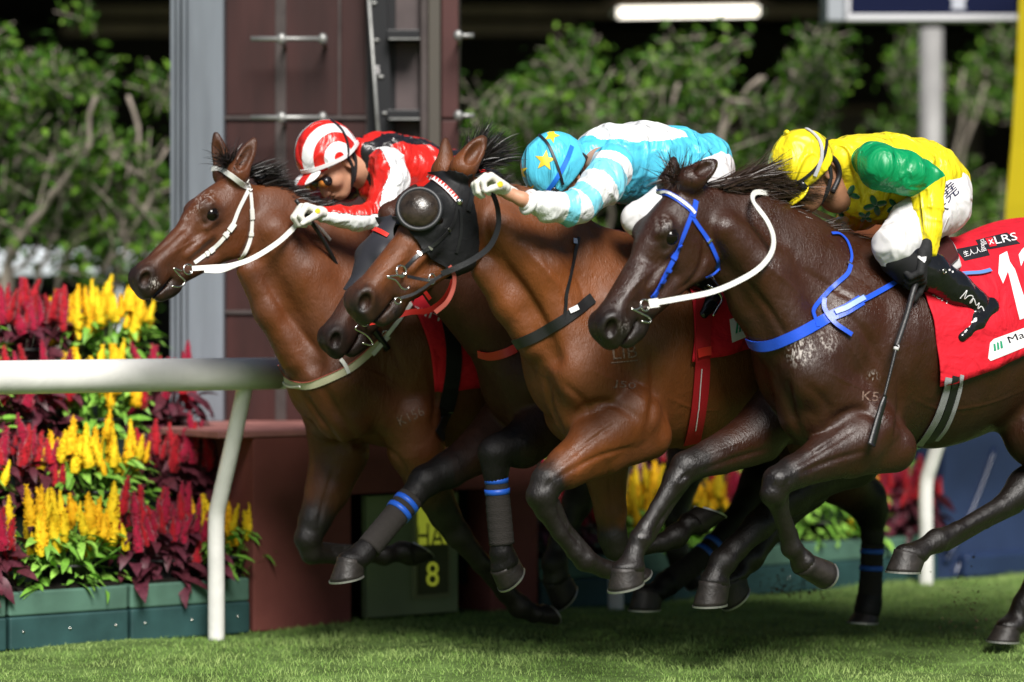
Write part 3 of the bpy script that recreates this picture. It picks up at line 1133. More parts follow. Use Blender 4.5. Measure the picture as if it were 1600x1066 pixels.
SPEC1 = dict(
    root=(750, 980), poll=(358, 268), nose=(184, 412), yaw=0.0,
    ears=[((.0, -.02), (398, 217), .052, (-.4, .8, .3), .058), ((.0, -.02), (337, 208), -.05, (-.6, .5, .2), .056)],
    body=[
        ([(545, 520, 0, 96, .88), (600, 535, 0, 130, .86), (690, 548, 0, 140, .88), (820, 530, 0, 136, .92), (960, 505, 0, 132, .92), (1060, 515, 0, 100, .95)], .10, .88),
        ([(530, 590, 0, 84, 1.0), (610, 610, 0, 86, .9)], .08, .9),
        ([(410, 342, 0, 53, .50), (450, 402, 0, 66, .60), (502, 458, 0, 88, .64), (564, 505, 0, 118, .72)], .07, .6),
        ([(444, 330, 0, 25), (500, 368, 0, 30), (570, 402, 0, 36), (640, 418, 0, 36)], .08, .8),
        ([(388, 424, .02, 17), (422, 486, .03, 23), (468, 556, .05, 33)], .04, 1),
        ([(508, 580, .085, 48), (540, 640, .10, 52)], .03, 1), ([(500, 580, -.085, 48), (522, 640, -.10, 52)], .03, 1),
    ] + shoulder_set((642, 432), (545, 590), (635, 655), r=(42, 56, 48, 44)) + [
        ([(430, 360, .08, 24), (480, 430, .105, 32), (540, 550, .15, 38)], .05, .8),
        ([(640, 650, .17, 50, 1, 0), (650, 700, .17, 44, 1, 0), (668, 750, .17, 34, 1, .4), (695, 805, .16, 26, 1, .9), (715, 835, .16, 22, 1, 1), (752, 880, .16, 16, 1, 1), (790, 925, .15, 16, 1, 1), (812, 948, .15, 19, 1, 1), (832, 958, .15, 15, 1, 1)], .02, .85),
        ([(525, 655, -.17, 50, 1, 0), (530, 705, -.17, 46, 1, 0), (512, 765, -.17, 35, 1, .3), (492, 812, -.17, 25, 1, .8), (481, 842, -.17, 23, 1, 1), (487, 864, -.17, 19, 1, 1), (525, 870, -.17, 12, 1, 1), (580, 868, -.17, 12, 1, 1), (600, 868, -.17, 17, 1, 1), (622, 864, -.17, 14, 1, 1), (632, 862, -.17, 16, 1, 1)], .014, .78),
        ([(498, 856, -.17, 11, 1, 1), (540, 857, -.17, 7, 1, 1), (596, 858, -.17, 9, 1, 1)], .008, .8),
        ([(1000, 535, .12, 98), (960, 620, .16, 80), (950, 690, .16, 50, 1, .5), (925, 730, .13, 34, 1, 1), (902, 785, .12, 25, 1, 1), (876, 845, .12, 18, 1, 1), (866, 880, .12, 20, 1, 1), (868, 905, .12, 17, 1, 1)], .03, .85),
        ([(1010, 535, -.12, 98), (1080, 620, -.16, 78), (1090, 690, -.16, 48, 1, .6), (1066, 745, -.14, 31, 1, 1), (1056, 810, -.13, 20, 1, 1), (1058, 862, -.13, 17, 1, 1), (1066, 885, -.13, 19, 1, 1), (1072, 900, -.13, 15, 1, 1)], .03, .85),
    ],
    cut=[([(505, 610, .0, 10), (508, 690, .0, 14)], .04, .5), ([(412, 410, .10, 8), (455, 500, .13, 10), (492, 570, .16, 10)], .04, 1), ([(512, 640, .06, 6), (560, 700, .12, 8)], .04, 1)],
    hooves=[
        (.15, (868, 976), (852, 944), (836, 972), (838, 946)),
        (-.17, (679, 876), (632, 843), (646, 884), (621, 848)),
        (.12, (868, 955), (897, 912), (853, 915), (884, 890)),
        (-.13, (1078, 922), (1093, 893), (1064, 904), (1080, 882)),
    ],
    relief=[(-.014, .018, [(476, 615), (500, 655), (540, 700)]), (.006, .016, [(505, 660), (535, 690), (562, 708)]), (-.012, .020, [(500, 595), (530, 650), (565, 700)]), (-.010, .016, [(410, 425), (455, 500), (505, 560)]),
            (-.007, .009, [(520, 735), (505, 785), (496, 830)]), (-.012, .020, [(672, 570), (682, 620), (676, 670)]), (-.011, .013, [(394, 335), (392, 375), (372, 405)]), (-.005, .010, [(300, 345), (262, 380), (236, 402)]),
            (.003, .005, [(340, 350), (310, 372), (280, 390), (255, 405)]), (.0025, .004, [(318, 365), (312, 390), (306, 405)]), (-.007, .014, [(560, 470), (600, 520), (630, 580)]), (.003, .005, [(640, 620), (600, 590), (560, 575)]), (.0028, .0045, [(600, 590), (596, 540), (570, 510)]),
            (-.006, .014, [(590, 690), (625, 720), (640, 760)]), (.003, .010, [(290, 335), (325, 318), (350, 322)])],
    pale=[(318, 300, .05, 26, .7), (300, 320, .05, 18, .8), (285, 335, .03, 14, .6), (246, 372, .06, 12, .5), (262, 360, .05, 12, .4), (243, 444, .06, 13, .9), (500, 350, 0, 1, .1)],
    hair=[
        ('mane', [(385, 265, 0), (432, 308, 0), (500, 346, .0), (560, 376, .0), (610, 392, 0)], 3800, .12, (.95, .2, .22), (.95, .2, .12),   .016, .0032, .5, .2),
        ('forelock', [(362, 260, 0), (352, 262, 0)], 150, .11, (-.5, .2, .4), (-.1, .3, .5), .02, .004, .7, .35),
        ('tail', [(1150, 455, 0), (1158, 470, 0)], 350, .7, (1, 0, .1), (1, 0, 0), .03, .006, .5, .15),
    ],
)

SPEC4 = dict(
    root=(1060, 990), poll=(618, 330), nose=(478, 515), yaw=0.0,
    ears=[((-.02, -.02), (668, 300), .052, (-.2, .9, .3), .055), ((.0, -.02), (650, 290), -.05, (-.5, -.6, .4), .055)],
    body=[
        ([(842, 520, 0, 98, .88), (900, 540, 0, 128, .86), (990, 550, 0, 140, .88), (1130, 530, 0, 137, .92), (1260, 505, 0, 134, .92), (1360, 515, 0, 102, .95)], .10, .88),
        ([(835, 590, 0, 86, 1.0), (930, 610, 0, 88, .9)], .08, .9),
        ([(672, 396, 0, 54, .50), (742, 436, 0, 72, .60), (800, 472, 0, 94, .64), (860, 500, 0, 120, .72)], .08, .6),
        ([(720, 385, 0, 30), (800, 392, 0, 36), (880, 400, 0, 42), (950, 412, 0, 38)], .10, .8),
        ([(706, 456, .02, 17), (748, 500, .03, 24), (784, 550, .05, 30)], .04, 1),
        ([(815, 580, .085, 48), (845, 640, .10, 52)], .03, 1), ([(812, 580, -.085, 48), (830, 640, -.10, 52)], .03, 1),
    ] + shoulder_set((940, 415), (850, 590), (930, 655), r=(42, 56, 48, 44)) + [
        ([(860, 660, .17, 48, 1, .3), (815, 695, .17, 36, 1, .6), (785, 702, .17, 29, 1, .9), (773, 708, .17, 28, 1, 1), (774, 732, .17, 22, 1, 1), (778, 790, .17, 17, 1, 1), (782, 845, .17, 16, 1, 1), (784, 864, .17, 20, 1, 1), (790, 884, .17, 16, 1, 1)], .02, .85),
        ([(800, 655, -.15, 50, 1, 0), (748, 704, -.15, 35, 1, .2), (700, 735, -.15, 28, 1, .7), (664, 752, -.15, 27, 1, 1), (645, 775, -.15, 21, 1, 1), (610, 815, -.15, 17, 1, 1), (580, 850, -.15, 16, 1, 1), (567, 864, -.15, 20, 1, 1), (553, 882, -.15, 16, 1, 1)], .02, .85),
        ([(1300, 530, .12, 98), (1260, 630, .16, 82), (1275, 705, .16, 55, 1, .1), (1310, 745, .15, 42, 1, .3), (1350, 778, .13, 33, 1, .8), (1362, 800, .13, 27, 1, 1), (1363, 840, .13, 17, 1, 1), (1361, 905, .13, 16, 1, 1), (1358, 940, .13, 20, 1, 1), (1352, 958, .13, 16, 1, 1)], .03, .85),
        ([(1300, 530, -.12, 98), (1200, 640, -.16, 76), (1210, 705, -.16, 46, 1, .6), (1185, 755, -.14, 31, 1, 1), (1150, 812, -.13, 20, 1, 1), (1105, 862, -.13, 17, 1, 1), (1062, 898, -.13, 16, 1, 1), (1042, 912, -.13, 20, 1, 1), (1028, 924, -.13, 16, 1, 1)], .03, .85),
    ],
    cut=[],
    hooves=[
        (.17, (783, 924), (814, 884), (770, 896), (806, 868)),
        (-.15, (515, 911), (568, 897), (530, 870), (568, 878)),
        (.13, (1325, 972), (1372, 972), (1340, 956), (1370, 956)),
        (-.13, (978, 954), (1036, 951), (993, 920), (1036, 930)),
    ],
    pale=[],
    hair=[
        ('mane', [(650, 335, 0), (720, 362, 0), (800, 368, .0), (900, 375, .0)], 500, .11, (.8, .15, .1), (.8, .15, .1), .022, .005, .6, .2),
        ('tail', [(1445, 455, 0), (1452, 470, 0)], 350, .7, (1, 0, .1), (1, 0, 0), .03, .006, .5, .15),
    ],
)

M_HAIR = mat('black_horsehair', (.012, .009, .008), .38, .5, var=.3, vscale=40)
M_HAIR2 = mat('dark_brown_horsehair', (.03, .016, .010), .38, .5, var=.3, vscale=40)
C1 = coat('bay_coat', (.135, .040, .012), (.0085, .006, .005), .41, .45)
C2 = coat('bright_bay_coat', (.185, .054, .013), (.0085, .006, .005), .40, .45)
C3 = coat('dark_bay_coat', (.044, .0130, .0052), (.0085, .006, .005), .33, .5)
C4 = coat('brown_coat', (.070, .022, .011), (.005, .004, .004), .46, .3)
h1 = build_horse(1, 'bay racehorse wearing the white bridle, ahead of the others and nearest the rail', H1O, SPEC1, C1, M_HAIR)
h4 = build_horse(4, 'dark racehorse in the red bridle, mostly hidden behind the hooded bay', H4O, SPEC4, C4, M_HAIR)
h2 = build_horse(2, 'bright bay racehorse wearing a black hood with a round eye cup', H2O, SPEC2, C2, M_HAIR)
h3 = build_horse(3, 'dark bay racehorse wearing the blue bridle and blue breastplate', H3O, SPEC3, C3, M_HAIR2)
# ------------------------------------------------------------------ tack
M_WHITE_LEATHER = mat('white_leather', (.74, .73, .69), .38, .5, bump=[(180, 3, .0006)])
M_BLUE = mat('blue_leather', (.018, .085, .62), .36, .5, bump=[(160, 3, .0006)])
M_PALEBLUE = mat('pale_blue_strap_end', (.30, .42, .85), .4)
M_BLACK = mat('black_leather', (.012, .012, .013), .36, .5, bump=[(160, 3, .0006)])
M_HOOD = mat('black_hood_fabric', (.007, .007, .008), .6, .3, bump=[(24, 3, .004), (400, 2, .0005)])
M_RED = mat('red_leather', (.62, .03, .02), .36, .5)
M_DULLRED = mat('worn_red_rubber', (.42, .09, .07), .55, .4)
M_CREAM = mat('cream_webbing', (.52, .50, .33), .7, .3, bump=[(260, 2, .001)])
M_STEEL = mat('polished_steel', (.62, .60, .56), .22, .5, 1.0)
M_CLOTH = mat('red_saddle_cloth', (.60, .008, .022), .75, .3, bump=[(7, 3, .03), (22, 3, .006), (500, 2, .0006)], var=.12, vscale=6)
M_PRINT_W = mat('white_print', (.76, .74, .75), .7, .3, bump=[(30, 3, .002)])
M_PRINT_K = mat('black_print', (.012, .012, .016), .65, .3)
M_PRINT_G = mat('green_print', (.02, .28, .14), .65, .3)
M_GREY_WEB = mat('grey_webbing', (.30, .30, .31), .7, .3, bump=[(330, 2, .0015)], stretch=(1, 1, 3))
M_RED_WEB = mat('red_webbing', (.42, .012, .018), .6, .3, bump=[(300, 2, .0008)])
M_PAD = mat('grey_saddle_pad', (.42, .42, .42), .8, .3)
M_SADDLE = mat('dark_red_saddle_leather', (.05, .012, .012), .4, .5)
M_SHEEP = mat('white_pad', (.6, .58, .54), .9, .2, bump=[(120, 3, .004)])


def circle_px(cx, cy, r, n=16, sx=1.0):
    v = [(cx, cy)] + [(cx + sx * r * math.cos(2 * math.pi * i / n), cy + r * math.sin(2 * math.pi * i / n)) for i in range(n)]
    return v, [[0, 1 + i, 1 + (i + 1) % n] for i in range(n)]


def poly_px(pts):
    return list(pts), [list(range(len(pts)))]


def bit(parent, c, o, r=8, dee=None):
    p = wq(c[0], c[1], o)
    s = mpp(c[0], o)
    v, f = torus(p, NN + np.array([0, 0, .1]), r * s, 1.5 * s, 24, 8)
    obj('bit_ring', v, f, M_STEEL, parent)
    if dee:
        P = [wq(x, y, o + .004) for x, y in dee]
        v, f = tube(resample(P, 24), 1.5 * s, 8)
        obj('bit_cheek', v, f, M_STEEL, parent)
    v, f = tube([wq(c[0] + 4, c[1] + 4, o - .0), wq(c[0] - 3, c[1] + 2, o - .20)], 2.2 * s, 8)
    obj('bit_mouthpiece', v, f, M_STEEL, parent)


def buckle(parent, surf, x, y, w, h, name='buckle', m=None):
    hh = surf.hit(x, y)
    if hh is None:
        return
    c, n = hh
    s = np.linalg.norm(c) / FPX
    v, f = torus(c + n * .006, n, w * s, 1.1 * s, 16, 6, sq=h / w)
    obj(name, v, f, m or M_STEEL, parent)


def keeper(parent, surf, x, y, ang, ln, w, m, lift=.006, name='keeper'):
    dx, dy = math.cos(ang) * ln / 2, math.sin(ang) * ln / 2
    v, f = strap_px(surf, [(x - dx, y - dy), (x, y), (x + dx, y + dy)], w, lift, 6, .0045)
    crisp(obj(name, v, f, m, parent))


def wrap_cloth(H, tl, tr, br, bl, lift=.010, nu=46, nv=60, wr=.011, seed=0, bow=0.0):
    t = H['surf'].tree(); oc = H['o']

    def zc(a):
        c = W(np.array([a, oc, 2.6])); r = t.ray_cast(Vector(c), Vector((0, 0, -1)))
        c2 = W(np.array([a, oc, .2])); r2 = t.ray_cast(Vector(c2), Vector((0, 0, 1)))
        zt = r[0].z if r[0] else 1.5
        zb = r2[0].z if r2[0] else .8
        return .5 * (zt + max(zb, zt - .62))
    cn = []
    for p in (tl, tr, br, bl):
        h = H['surf'].hit(*p)
        if h is None:
            pt = q(p[0], p[1], oc)
        else:
            pt = inv(h[0])
        cn.append(pt)
    rr = np.random.default_rng(seed)
    ph = rr.uniform(0, 6, 6)
    V = np.zeros((nu, nv, 3))
    from mathutils import noise
    for i in range(nu):
        u = i / (nu - 1)
        at = cn[0][0] + (cn[1][0] - cn[0][0]) * u
        pb = cn[3] + (cn[2] - cn[3]) * u
        zb_ = zc(pb[0])
        fb = math.atan2(pb[1] - oc, pb[2] - zb_)
        for j in range(nv):
            v = -1 + 2 * j / (nv - 1)
            fi = fb * v
            a = at + (pb[0] - at) * abs(v) ** 1.2 - bow * math.sin(math.pi * min(1, abs(v))) * (1 - u)
            z0 = zb_ if abs(v) > .99 else zc(a) if i % 4 == 0 or True else 0
            d = np.array([0, math.sin(fi), math.cos(fi)])
            c = W(np.array([a, oc, z0]) + d * .75)
            dw = -(NN * d[1] + np.array([0, 0, d[2]]))
            r = t.ray_cast(Vector(c), Vector(dw))
            if r[0] is None:
                p = W(np.array([a, oc, z0]) + d * .25)
            else:
                p = np.array(r[0])
            wv = noise.noise(Vector((a * 7 + seed, fi * 5, .3))) + .5 * noise.noise(Vector((a * 17, fi * 9 + seed, 1.3)))
            V[i, j] = p - dw * (lift + wr * wv * min(1, abs(v) * 1.5) + .010 * max(0, abs(v) - .8) * 5)
    V[1:-1] = .25 * V[:-2] + .5 * V[1:-1] + .25 * V[2:]
    V[:, 1:-1] = .25 * V[:, :-2] + .5 * V[:, 1:-1] + .25 * V[:, 2:]
    F = []
    for i in range(nu - 1):
        for j in range(nv - 1):
            F.append([i * nv + j, i * nv + j + 1, (i + 1) * nv + j + 1, (i + 1) * nv + j])
    return V.reshape(-1, 3), F


def solid(o, t):
    m = o.modifiers.new('thickness', 'SOLIDIFY')
    m.thickness = t
    m.offset = 0
    return o


def brand(H, s, x0, y0, x1, y1, h):
    v, f = text_px(H['surf'], s, x0, y0, x1, y1, h, .0015)
    obj('freeze_brand', v, f, M_BRAND, H['root'], smooth=False)


M_BRAND = mat('pale_brand_hair', (.17, .11, .085), .7, .2, var=.7, vscale=160)

# --- leader: white bridle
H = HORSES[1]; S = H['surf']; o = H['o']
b = part_empty('bridle', H['root'])
def st(nm, pts, w, m, parent, S=None, lift=.003, n=40, th=.0028):
    v, f = strap_px(S or H['surf'], pts, w, lift, n, th)
    return crisp(obj(nm, v, f, m, parent))
st('brow_band', [(317, 270), (326, 265), (343, 265), (360, 273), (378, 287), (388, 296)], 8.5, M_WHITE_LEATHER, b)
st('cheek_strap', [(388, 296), (372, 328), (361, 355), (338, 384), (303, 411)], 6, M_WHITE_LEATHER, b)
st('headpiece', [(386, 282), (391, 305), (393, 339), (391, 371), (383, 393), (372, 407)], 6, M_WHITE_LEATHER, b)
for (x, y, an, ln, w) in ((361, 355, 2.2, 14, 9), (352, 367, 2.3, 6, 9), (330, 391, 2.5, 10, 8), (322, 397, 2.5, 4, 8), (392, 335, 1.5, 16, 8), (391, 366, 1.6, 6, 8)):
    keeper(b, S, x, y, an, ln, w, M_WHITE_LEATHER)
buckle(b, S, 389, 297, 4, 4, 'rosette')
bit(b, (294, 421), o + .085, 8, [(284, 424), (271, 419), (281, 431), (289, 440), (282, 448), (268, 447)])
R = [(300, 420, o + .09), (330, 418, o + .11), (357, 416, o + .14), (392, 405, o + .155), (430, 382, o + .165), (455, 360, o + .17), (472, 340, o + .17)]
st('rein', R, 8, M_WHITE_LEATHER, b, n=50)
st('rein', [(319, 424, o + .04), (345, 424, o + .06), (372, 414, o + .10)], 5, M_WHITE_LEATHER, b)
st('rein', [(486, 345, o + .14), (505, 362, o + .12), (522, 385, o + .10), (530, 410, o + .1)], 5, M_WHITE_LEATHER, b)
bp = part_empty('breastplate', H['root'])
st('chest_band', [(437, 575), (446, 594), (462, 601), (489, 601), (543, 578), (579, 549), (606, 524)], 12, M_CREAM, bp, lift=.004)
st('chest_band_edge', [(438, 569), (448, 588), (463, 595), (489, 595), (541, 572), (576, 543), (603, 518)], 1.2, M_DULLRED, bp, lift=.008)
st('strap', [(600, 530), (612, 514), (627, 495), (640, 478), (650, 462)], 6, M_WHITE_LEATHER, bp, lift=.007)
st('loop', [(532, 562), (538, 570), (544, 584)], 6, M_WHITE_LEATHER, bp, lift=.010, n=10)
st('loop', [(441, 588), (452, 603), (472, 602)], 3, M_WHITE_LEATHER, bp, lift=.010, n=12)
st('strap_end', [(580, 554), (590, 543), (604, 527)], 7, M_WHITE_LEATHER, bp, lift=.010, n=10)
buckle(bp, S, 603, 522, 6, 5)
v, f = wrap_cloth(H, (604, 428), (850, 400), (850, 575), (676, 606), seed=3, bow=.035)
cl = solid(obj('saddle_cloth', v, f, M_CLOTH, H['root']), .005)
SC1 = Surf().add(v, f)
v, f = text_px(SC1, 'LILL', 688, 494, 644, 478, 9, .004)
obj('lettering', v, f, M_PRINT_W, cl, smooth=False)
S1b = Surf().add(*wrap_cloth(H, (604, 428), (850, 400), (850, 575), (676, 606), seed=3, bow=.035)).add(H['Vw'], H['Q'].tolist())
st('girth', [(694, 476), (704, 520), (708, 565), (702, 612), (692, 655), (684, 682)], 27, M_BLACK, H['root'], S=S1b, lift=.008)
st('girth_edge', [(682, 640), (694, 641), (706, 641)], 1.2, M_STEEL, H['root'], S=S1b, lift=.014, n=8)
brand(H, 'K156', 626, 666, 664, 648, 15)

# --- hooded bay
H = HORSES[2]; S = H['surf']; o = H['o']
P0, L0, ex, ey, el = H['fr']
loc = H['V'] - P0
hx, hy, hl = loc @ ex / L0, loc @ ey / L0, loc @ el / L0


def inpoly(x, y, poly):
    r = np.zeros(len(x), bool)
    n = len(poly)
    for i in range(n):
        x1, y1 = poly[i]; x2, y2 = poly[(i + 1) % n]
        c = ((y1 > y) != (y2 > y)) & (x < (x2 - x1) * (y - y1) / (y2 - y1 + 1e-12) + x1)
        r ^= c
    return r


def hood(H, poly, lift, m, name='hood', cut_eye=None):
    P0, L0, ex, ey, el = H['fr']
    loc = H['V'] - P0
    hx, hy, hl = loc @ ex / L0, loc @ ey / L0, loc @ el / L0
    ok = inpoly(hx, hy, poly) & (np.abs(hl) < .19)
    Q = H['Q']
    keep = ok[Q].all(1)
    Q = Q[keep]
    ids = np.unique(Q)
    mp = np.full(len(ok), -1); mp[ids] = np.arange(len(ids))
    me = H['body'].data
    nr = np.zeros(len(me.vertices) * 3, np.float32)
    me.vertices.foreach_get('normal', nr)
    nr = nr.reshape(-1, 3)
    v = H['Vw'][ids] + nr[ids] * lift
    Q = mp[Q]
    for _ in range(14):
        acc = np.zeros_like(v); c = np.zeros(len(v))
        for i in range(4):
            for j in (1, 3):
                np.add.at(acc, Q[:, i], v[Q[:, (i + j) % 4]]); np.add.at(c, Q[:, i], 1)
        v = .5 * v + .5 * acc / np.maximum(c, 1)[:, None]
    v = v + nr[ids] * .004
    return v, Q


v, f = hood(H, [(.03, .02), (.10, .08), (.47, .10), (.47, -.03), (.50, -.12), (.51, -.22), (.46, -.34), (.38, -.52), (.30, -.50), (.20, -.40), (.10, -.27), (.03, -.13), (.0, -.05)], .008, M_HOOD)
hd = solid(obj('hood', v, f, M_HOOD, H['root']), .004)
HS = Surf().add(v, f.tolist()).add(H['Vw'], H['Q'].tolist())
H['surf2'] = HS
hh = HS.hit(655, 328)
c0, n0 = hh
n0 = n0 * .6 + NN * .75 + np.array([-.1, -.1, .1]); n0 /= np.linalg.norm(n0)
s = np.linalg.norm(c0) / FPX
v, f = torus(c0 + n0 * .010, n0, 33 * s, 3.6 * s, 40, 10)
obj('eye_cup_rim', v, f, mat('black_rubber', (.022, .023, .026), .45), hd)
x = np.cross(n0, [0, 0, 1.0]); x /= np.linalg.norm(x); y = np.cross(n0, x)
V, F = [], []
for i in range(9):
    th = math.pi / 2 * i / 8
    for j in range(32):
        ph = 2 * math.pi * j / 32
        V.append(c0 + n0 * (.006 + 20 * s * .85 * math.cos(th)) + 31 * s * math.sin(th) * (math.cos(ph) * x + math.sin(ph) * y))
for i in range(8):
    for j in range(32):
        k = (j + 1) % 32
        F.append([i * 32 + j, (i + 1) * 32 + j, (i + 1) * 32 + k, i * 32 + k])
obj('eye_cup', np.array(V), F, mat('smoked_perspex_cup', (.030, .021, .015), .24, .5, var=.5, vscale=40, bump=[(90, 4, .0012)]), hd)
b = part_empty('bridle', H['root'])
bb = [(640, 263), (660, 270), (680, 281), (700, 298), (716, 316)]
st('brow_band', bb, 9, M_RED, b, S=HS, lift=.004)
bz = resample(bb, 19)
tri = []
for i in range(18):
    p0, p1 = bz[i], bz[i + 1]
    d = (p1 - p0) / np.linalg.norm(p1 - p0); up = np.array([d[1], -d[0]])
    vv, ff = decal(HS, *poly_px([p0 + up * -4.2, p1 + up * -4.2, (p0 + p1) / 2 + up * 3.6]), lift=.0095, maxlen=5)
    if len(ff):
        tri.append((vv, ff))
obj('white_zigzag', *join(*tri), M_PRINT_W, b, smooth=False)
buckle(b, HS, 716, 316, 4, 4, 'rosette')
hh = HS.hit(716, 316)
v, f = sphere(hh[0] + hh[1] * .006, .014, 14, 10)
obj('rosette_stud', v, f, M_STEEL, b)
st('cheek_strap', [(714, 320), (706, 350), (692, 368), (672, 387), (652, 400), (630, 420)], 5.5, M_BLACK, b, S=HS, lift=.005)
st('throat_lash', [(716, 318), (719, 345), (718, 370), (712, 395)], 5, M_BLACK, b, S=HS, lift=.005)
st('headpiece', [(733, 272), (736, 300), (730, 330)], 8, M_BLACK, b, S=HS, lift=.006)
for (x, y, an) in ((700, 359, 2.3), (671, 388, 2.4), (655, 397, 2.4)):
    keeper(b, HS, x, y, an, 3, 8, M_STEEL)
bit(b, (627, 424), o + .095, 9, [(634, 430), (616, 431), (604, 433), (618, 438), (628, 450), (636, 452), (640, 447)])
st('chin_strap', [(636, 432, o + .09), (655, 436, o + .09), (675, 438, o + .10), (690, 430, o + .11)], 5, M_BLACK, b)
v, f = torus(wq(675, 436, o + .10), NN, 6 * mpp(675, o), 1.3 * mpp(675, o), 18, 6, sq=1.3); obj('martingale_ring', v, f, M_STEEL, b)
v, f = torus(wq(622, 470, o + .08), NN, 6 * mpp(622, o), 1.3 * mpp(622, o), 18, 6, sq=.8); obj('martingale_ring', v, f, M_STEEL, b)
st('martingale_strap', [(626, 466, o + .08), (645, 460, o + .09), (662, 450, o + .10), (678, 438, o + .11), (700, 424, o + .12)], 4.5, M_BLACK, b)
st('rein', [(690, 428, o + .12), (712, 419, o + .15), (740, 405, o + .17), (765, 385, o + .18), (778, 355, o + .18), (777, 325, o + .18), (768, 300, o + .18), (760, 290, o + .17)], 9, M_BLACK, b, n=50)
st('rubber_rein', [(702, 416, o + .13), (709, 430, o + .13), (708, 450, o + .12), (698, 472, o + .11), (680, 488, o + .08)], 7, M_DULLRED, b)
bp = part_empty('breastplate', H['root'])
st('chest_band', [(806, 538), (838, 525), (876, 503), (905, 482), (925, 466)], 17, M_BLACK, bp, S=S, lift=.006)
st('neck_strap', [(881, 497), (884, 460), (892, 420), (899, 388), (903, 372)], 5.5, M_BLACK, bp, S=S, lift=.006)
keeper(bp, S, 897, 378, 1.5, 8, 7, M_STEEL)
keeper(bp, S, 894, 484, -.5, 12, 8, M_PRINT_W, .0115, 'badge')
v, f = wrap_cloth(H, (1046, 400), (1290, 372), (1290, 512), (1076, 562), seed=5, bow=-.02)
cl = solid(obj('saddle_cloth', v, f, M_CLOTH, H['root']), .005)
S2c = Surf().add(v, f); S2b = Surf().add(v, f).add(H['Vw'], H['Q'].tolist())
v, f = decal(S2c, *poly_px([(1139, 500), (1200, 476), (1202, 512), (1143, 536)]), lift=.004)
pt = obj('sponsor_patch', v, f, M_PRINT_W, cl, smooth=False)
bars = [decal(S2c, *poly_px([(1148 + i * 5, 522 - i * 2), (1151 + i * 5, 521 - i * 2), (1153 + i * 5, 506 - i * 2), (1150 + i * 5, 505 - i * 2)]), lift=.0055) for i in range(3)]
obj('green_bars', *join(*bars), M_PRINT_G, cl, smooth=False)
gr = st('girth', [(1098, 470), (1096, 540), (1094, 600), (1088, 650), (1080, 690)], 27, M_RED_WEB, H['root'], S=S2b, lift=.010)
st('girth_edge', [(1093, 575), (1089, 630), (1084, 668)], 1.3, M_PRINT_W, gr, S=S2b, lift=.016)
st('girth_strap', [(1086, 552), (1098, 548), (1108, 547)], 14, M_RED, gr, S=S2b, lift=.017, n=10)
buckle(gr, S2b, 1097, 556, 10, 4)
brand(H, 'J50', 957, 606, 992, 612, 13)
brand(H, 'LIB', 958, 562, 996, 558, 20)
vv, ff = decal(S, *poly_px([(954, 566), (996, 562), (996, 564), (954, 568)]), lift=.0016)
obj('freeze_brand', vv, ff, M_BRAND, H['root'], smooth=False)

# --- dark horse behind it: red bridle
H = HORSES[4]; S = H['surf']; o = H['o']
v, f = hood(H, [(.03, .02), (.10, .08), (.66, .10), (.66, -.06), (.55, -.14), (.46, -.30), (.38, -.44), (.20, -.38), (.10, -.27), (.03, -.13), (.0, -.05)], .008, M_HOOD)
hd = solid(obj('hood', v, f, mat('grey_hood_fabric', (.022, .022, .028), .6, .4), H['root']), .004)
HS = Surf().add(v, f.tolist()).add(H['Vw'], H['Q'].tolist())
b = part_empty('bridle', H['root'])
st('nose_band', [(568, 362), (580, 358), (592, 362), (606, 370)], 8, M_RED, b, S=HS, lift=.006)
st('cheek_strap', [(652, 446), (625, 462), (590, 478), (576, 492)], 9, M_RED, b, S=HS, lift=.006)
bit(b, (570, 501), o + .085, 9, [(560, 508), (555, 514), (570, 522), (580, 532), (582, 540), (566, 536)])
st('rein', [(580, 503, o + .09), (605, 498, o + .11), (640, 488, o + .14), (668, 486, o + .15), (692, 470, o + .16), (706, 446, o + .16), (709, 425, o + .15)], 9, M_RED, b, n=50)
st('rein_billet', [(576, 503, o + .092), (586, 501, o + .095), (592, 499, o + .1)], 12, M_RED, b, n=8)
st('rein', [(648, 440, o + .12), (660, 452, o + .13), (672, 468, o + .14)], 7, M_RED, b)
v, f = wrap_cloth(H, (945, 420), (1160, 400), (1160, 570), (985, 598), seed=8)
solid(obj('saddle_cloth', v, f, M_CLOTH, H['root']), .005)
st('chest_band', [(748, 552), (765, 556), (790, 552), (806, 545)], 14, M_RED, H['root'], S=S, lift=.006, n=16)

# --- dark bay on the outside: blue bridle
H = HORSES[3]; S = H['surf']; o = H['o']
b = part_empty('bridle', H['root'])
bb = [(1013, 303), (1022, 299), (1040, 302), (1060, 313), (1076, 325), (1084, 334)]
st('brow_band', bb, 10, M_BLUE, b)
st('brow_band_lining', bb, 5, M_WHITE_LEATHER, b, lift=.0075)
st('cheek_strap', [(1081, 332), (1070, 360), (1060, 385), (1052, 405), (1035, 435), (1018, 466)], 7.5, M_BLUE, b)
for (x, y, an, ln, w) in ((1060, 384, 1.9, 3, 9), (1052, 402, 2.0, 8, 10), (1043, 422, 2.1, 6, 10), (1034, 438, 2.1, 8, 10), (1022, 458, 2.1, 10, 9.5)):
    keeper(b, S, x, y, an, ln, w, M_BLUE)
st('headpiece', [(1086, 314), (1084, 326), (1081, 340)], 9, M_BLUE, b, lift=.005, n=12)
st('throat_lash', [(1081, 340), (1092, 356), (1105, 374), (1114, 392), (1121, 410), (1123, 421)], 7, M_BLUE, b)
keeper(b, S, 1107, 377, 1.0, 3, 9, M_STEEL)
st('throat_lash', [(1123, 421, o + .1), (1114, 429, o + .1), (1104, 434, o + .07)], 3, M_BLUE, b, n=12)
bit(b, (1008, 477), o + .085, 9, [(1004, 478), (994, 484), (986, 482), (1002, 490), (1015, 497), (1016, 504), (1002, 502)])
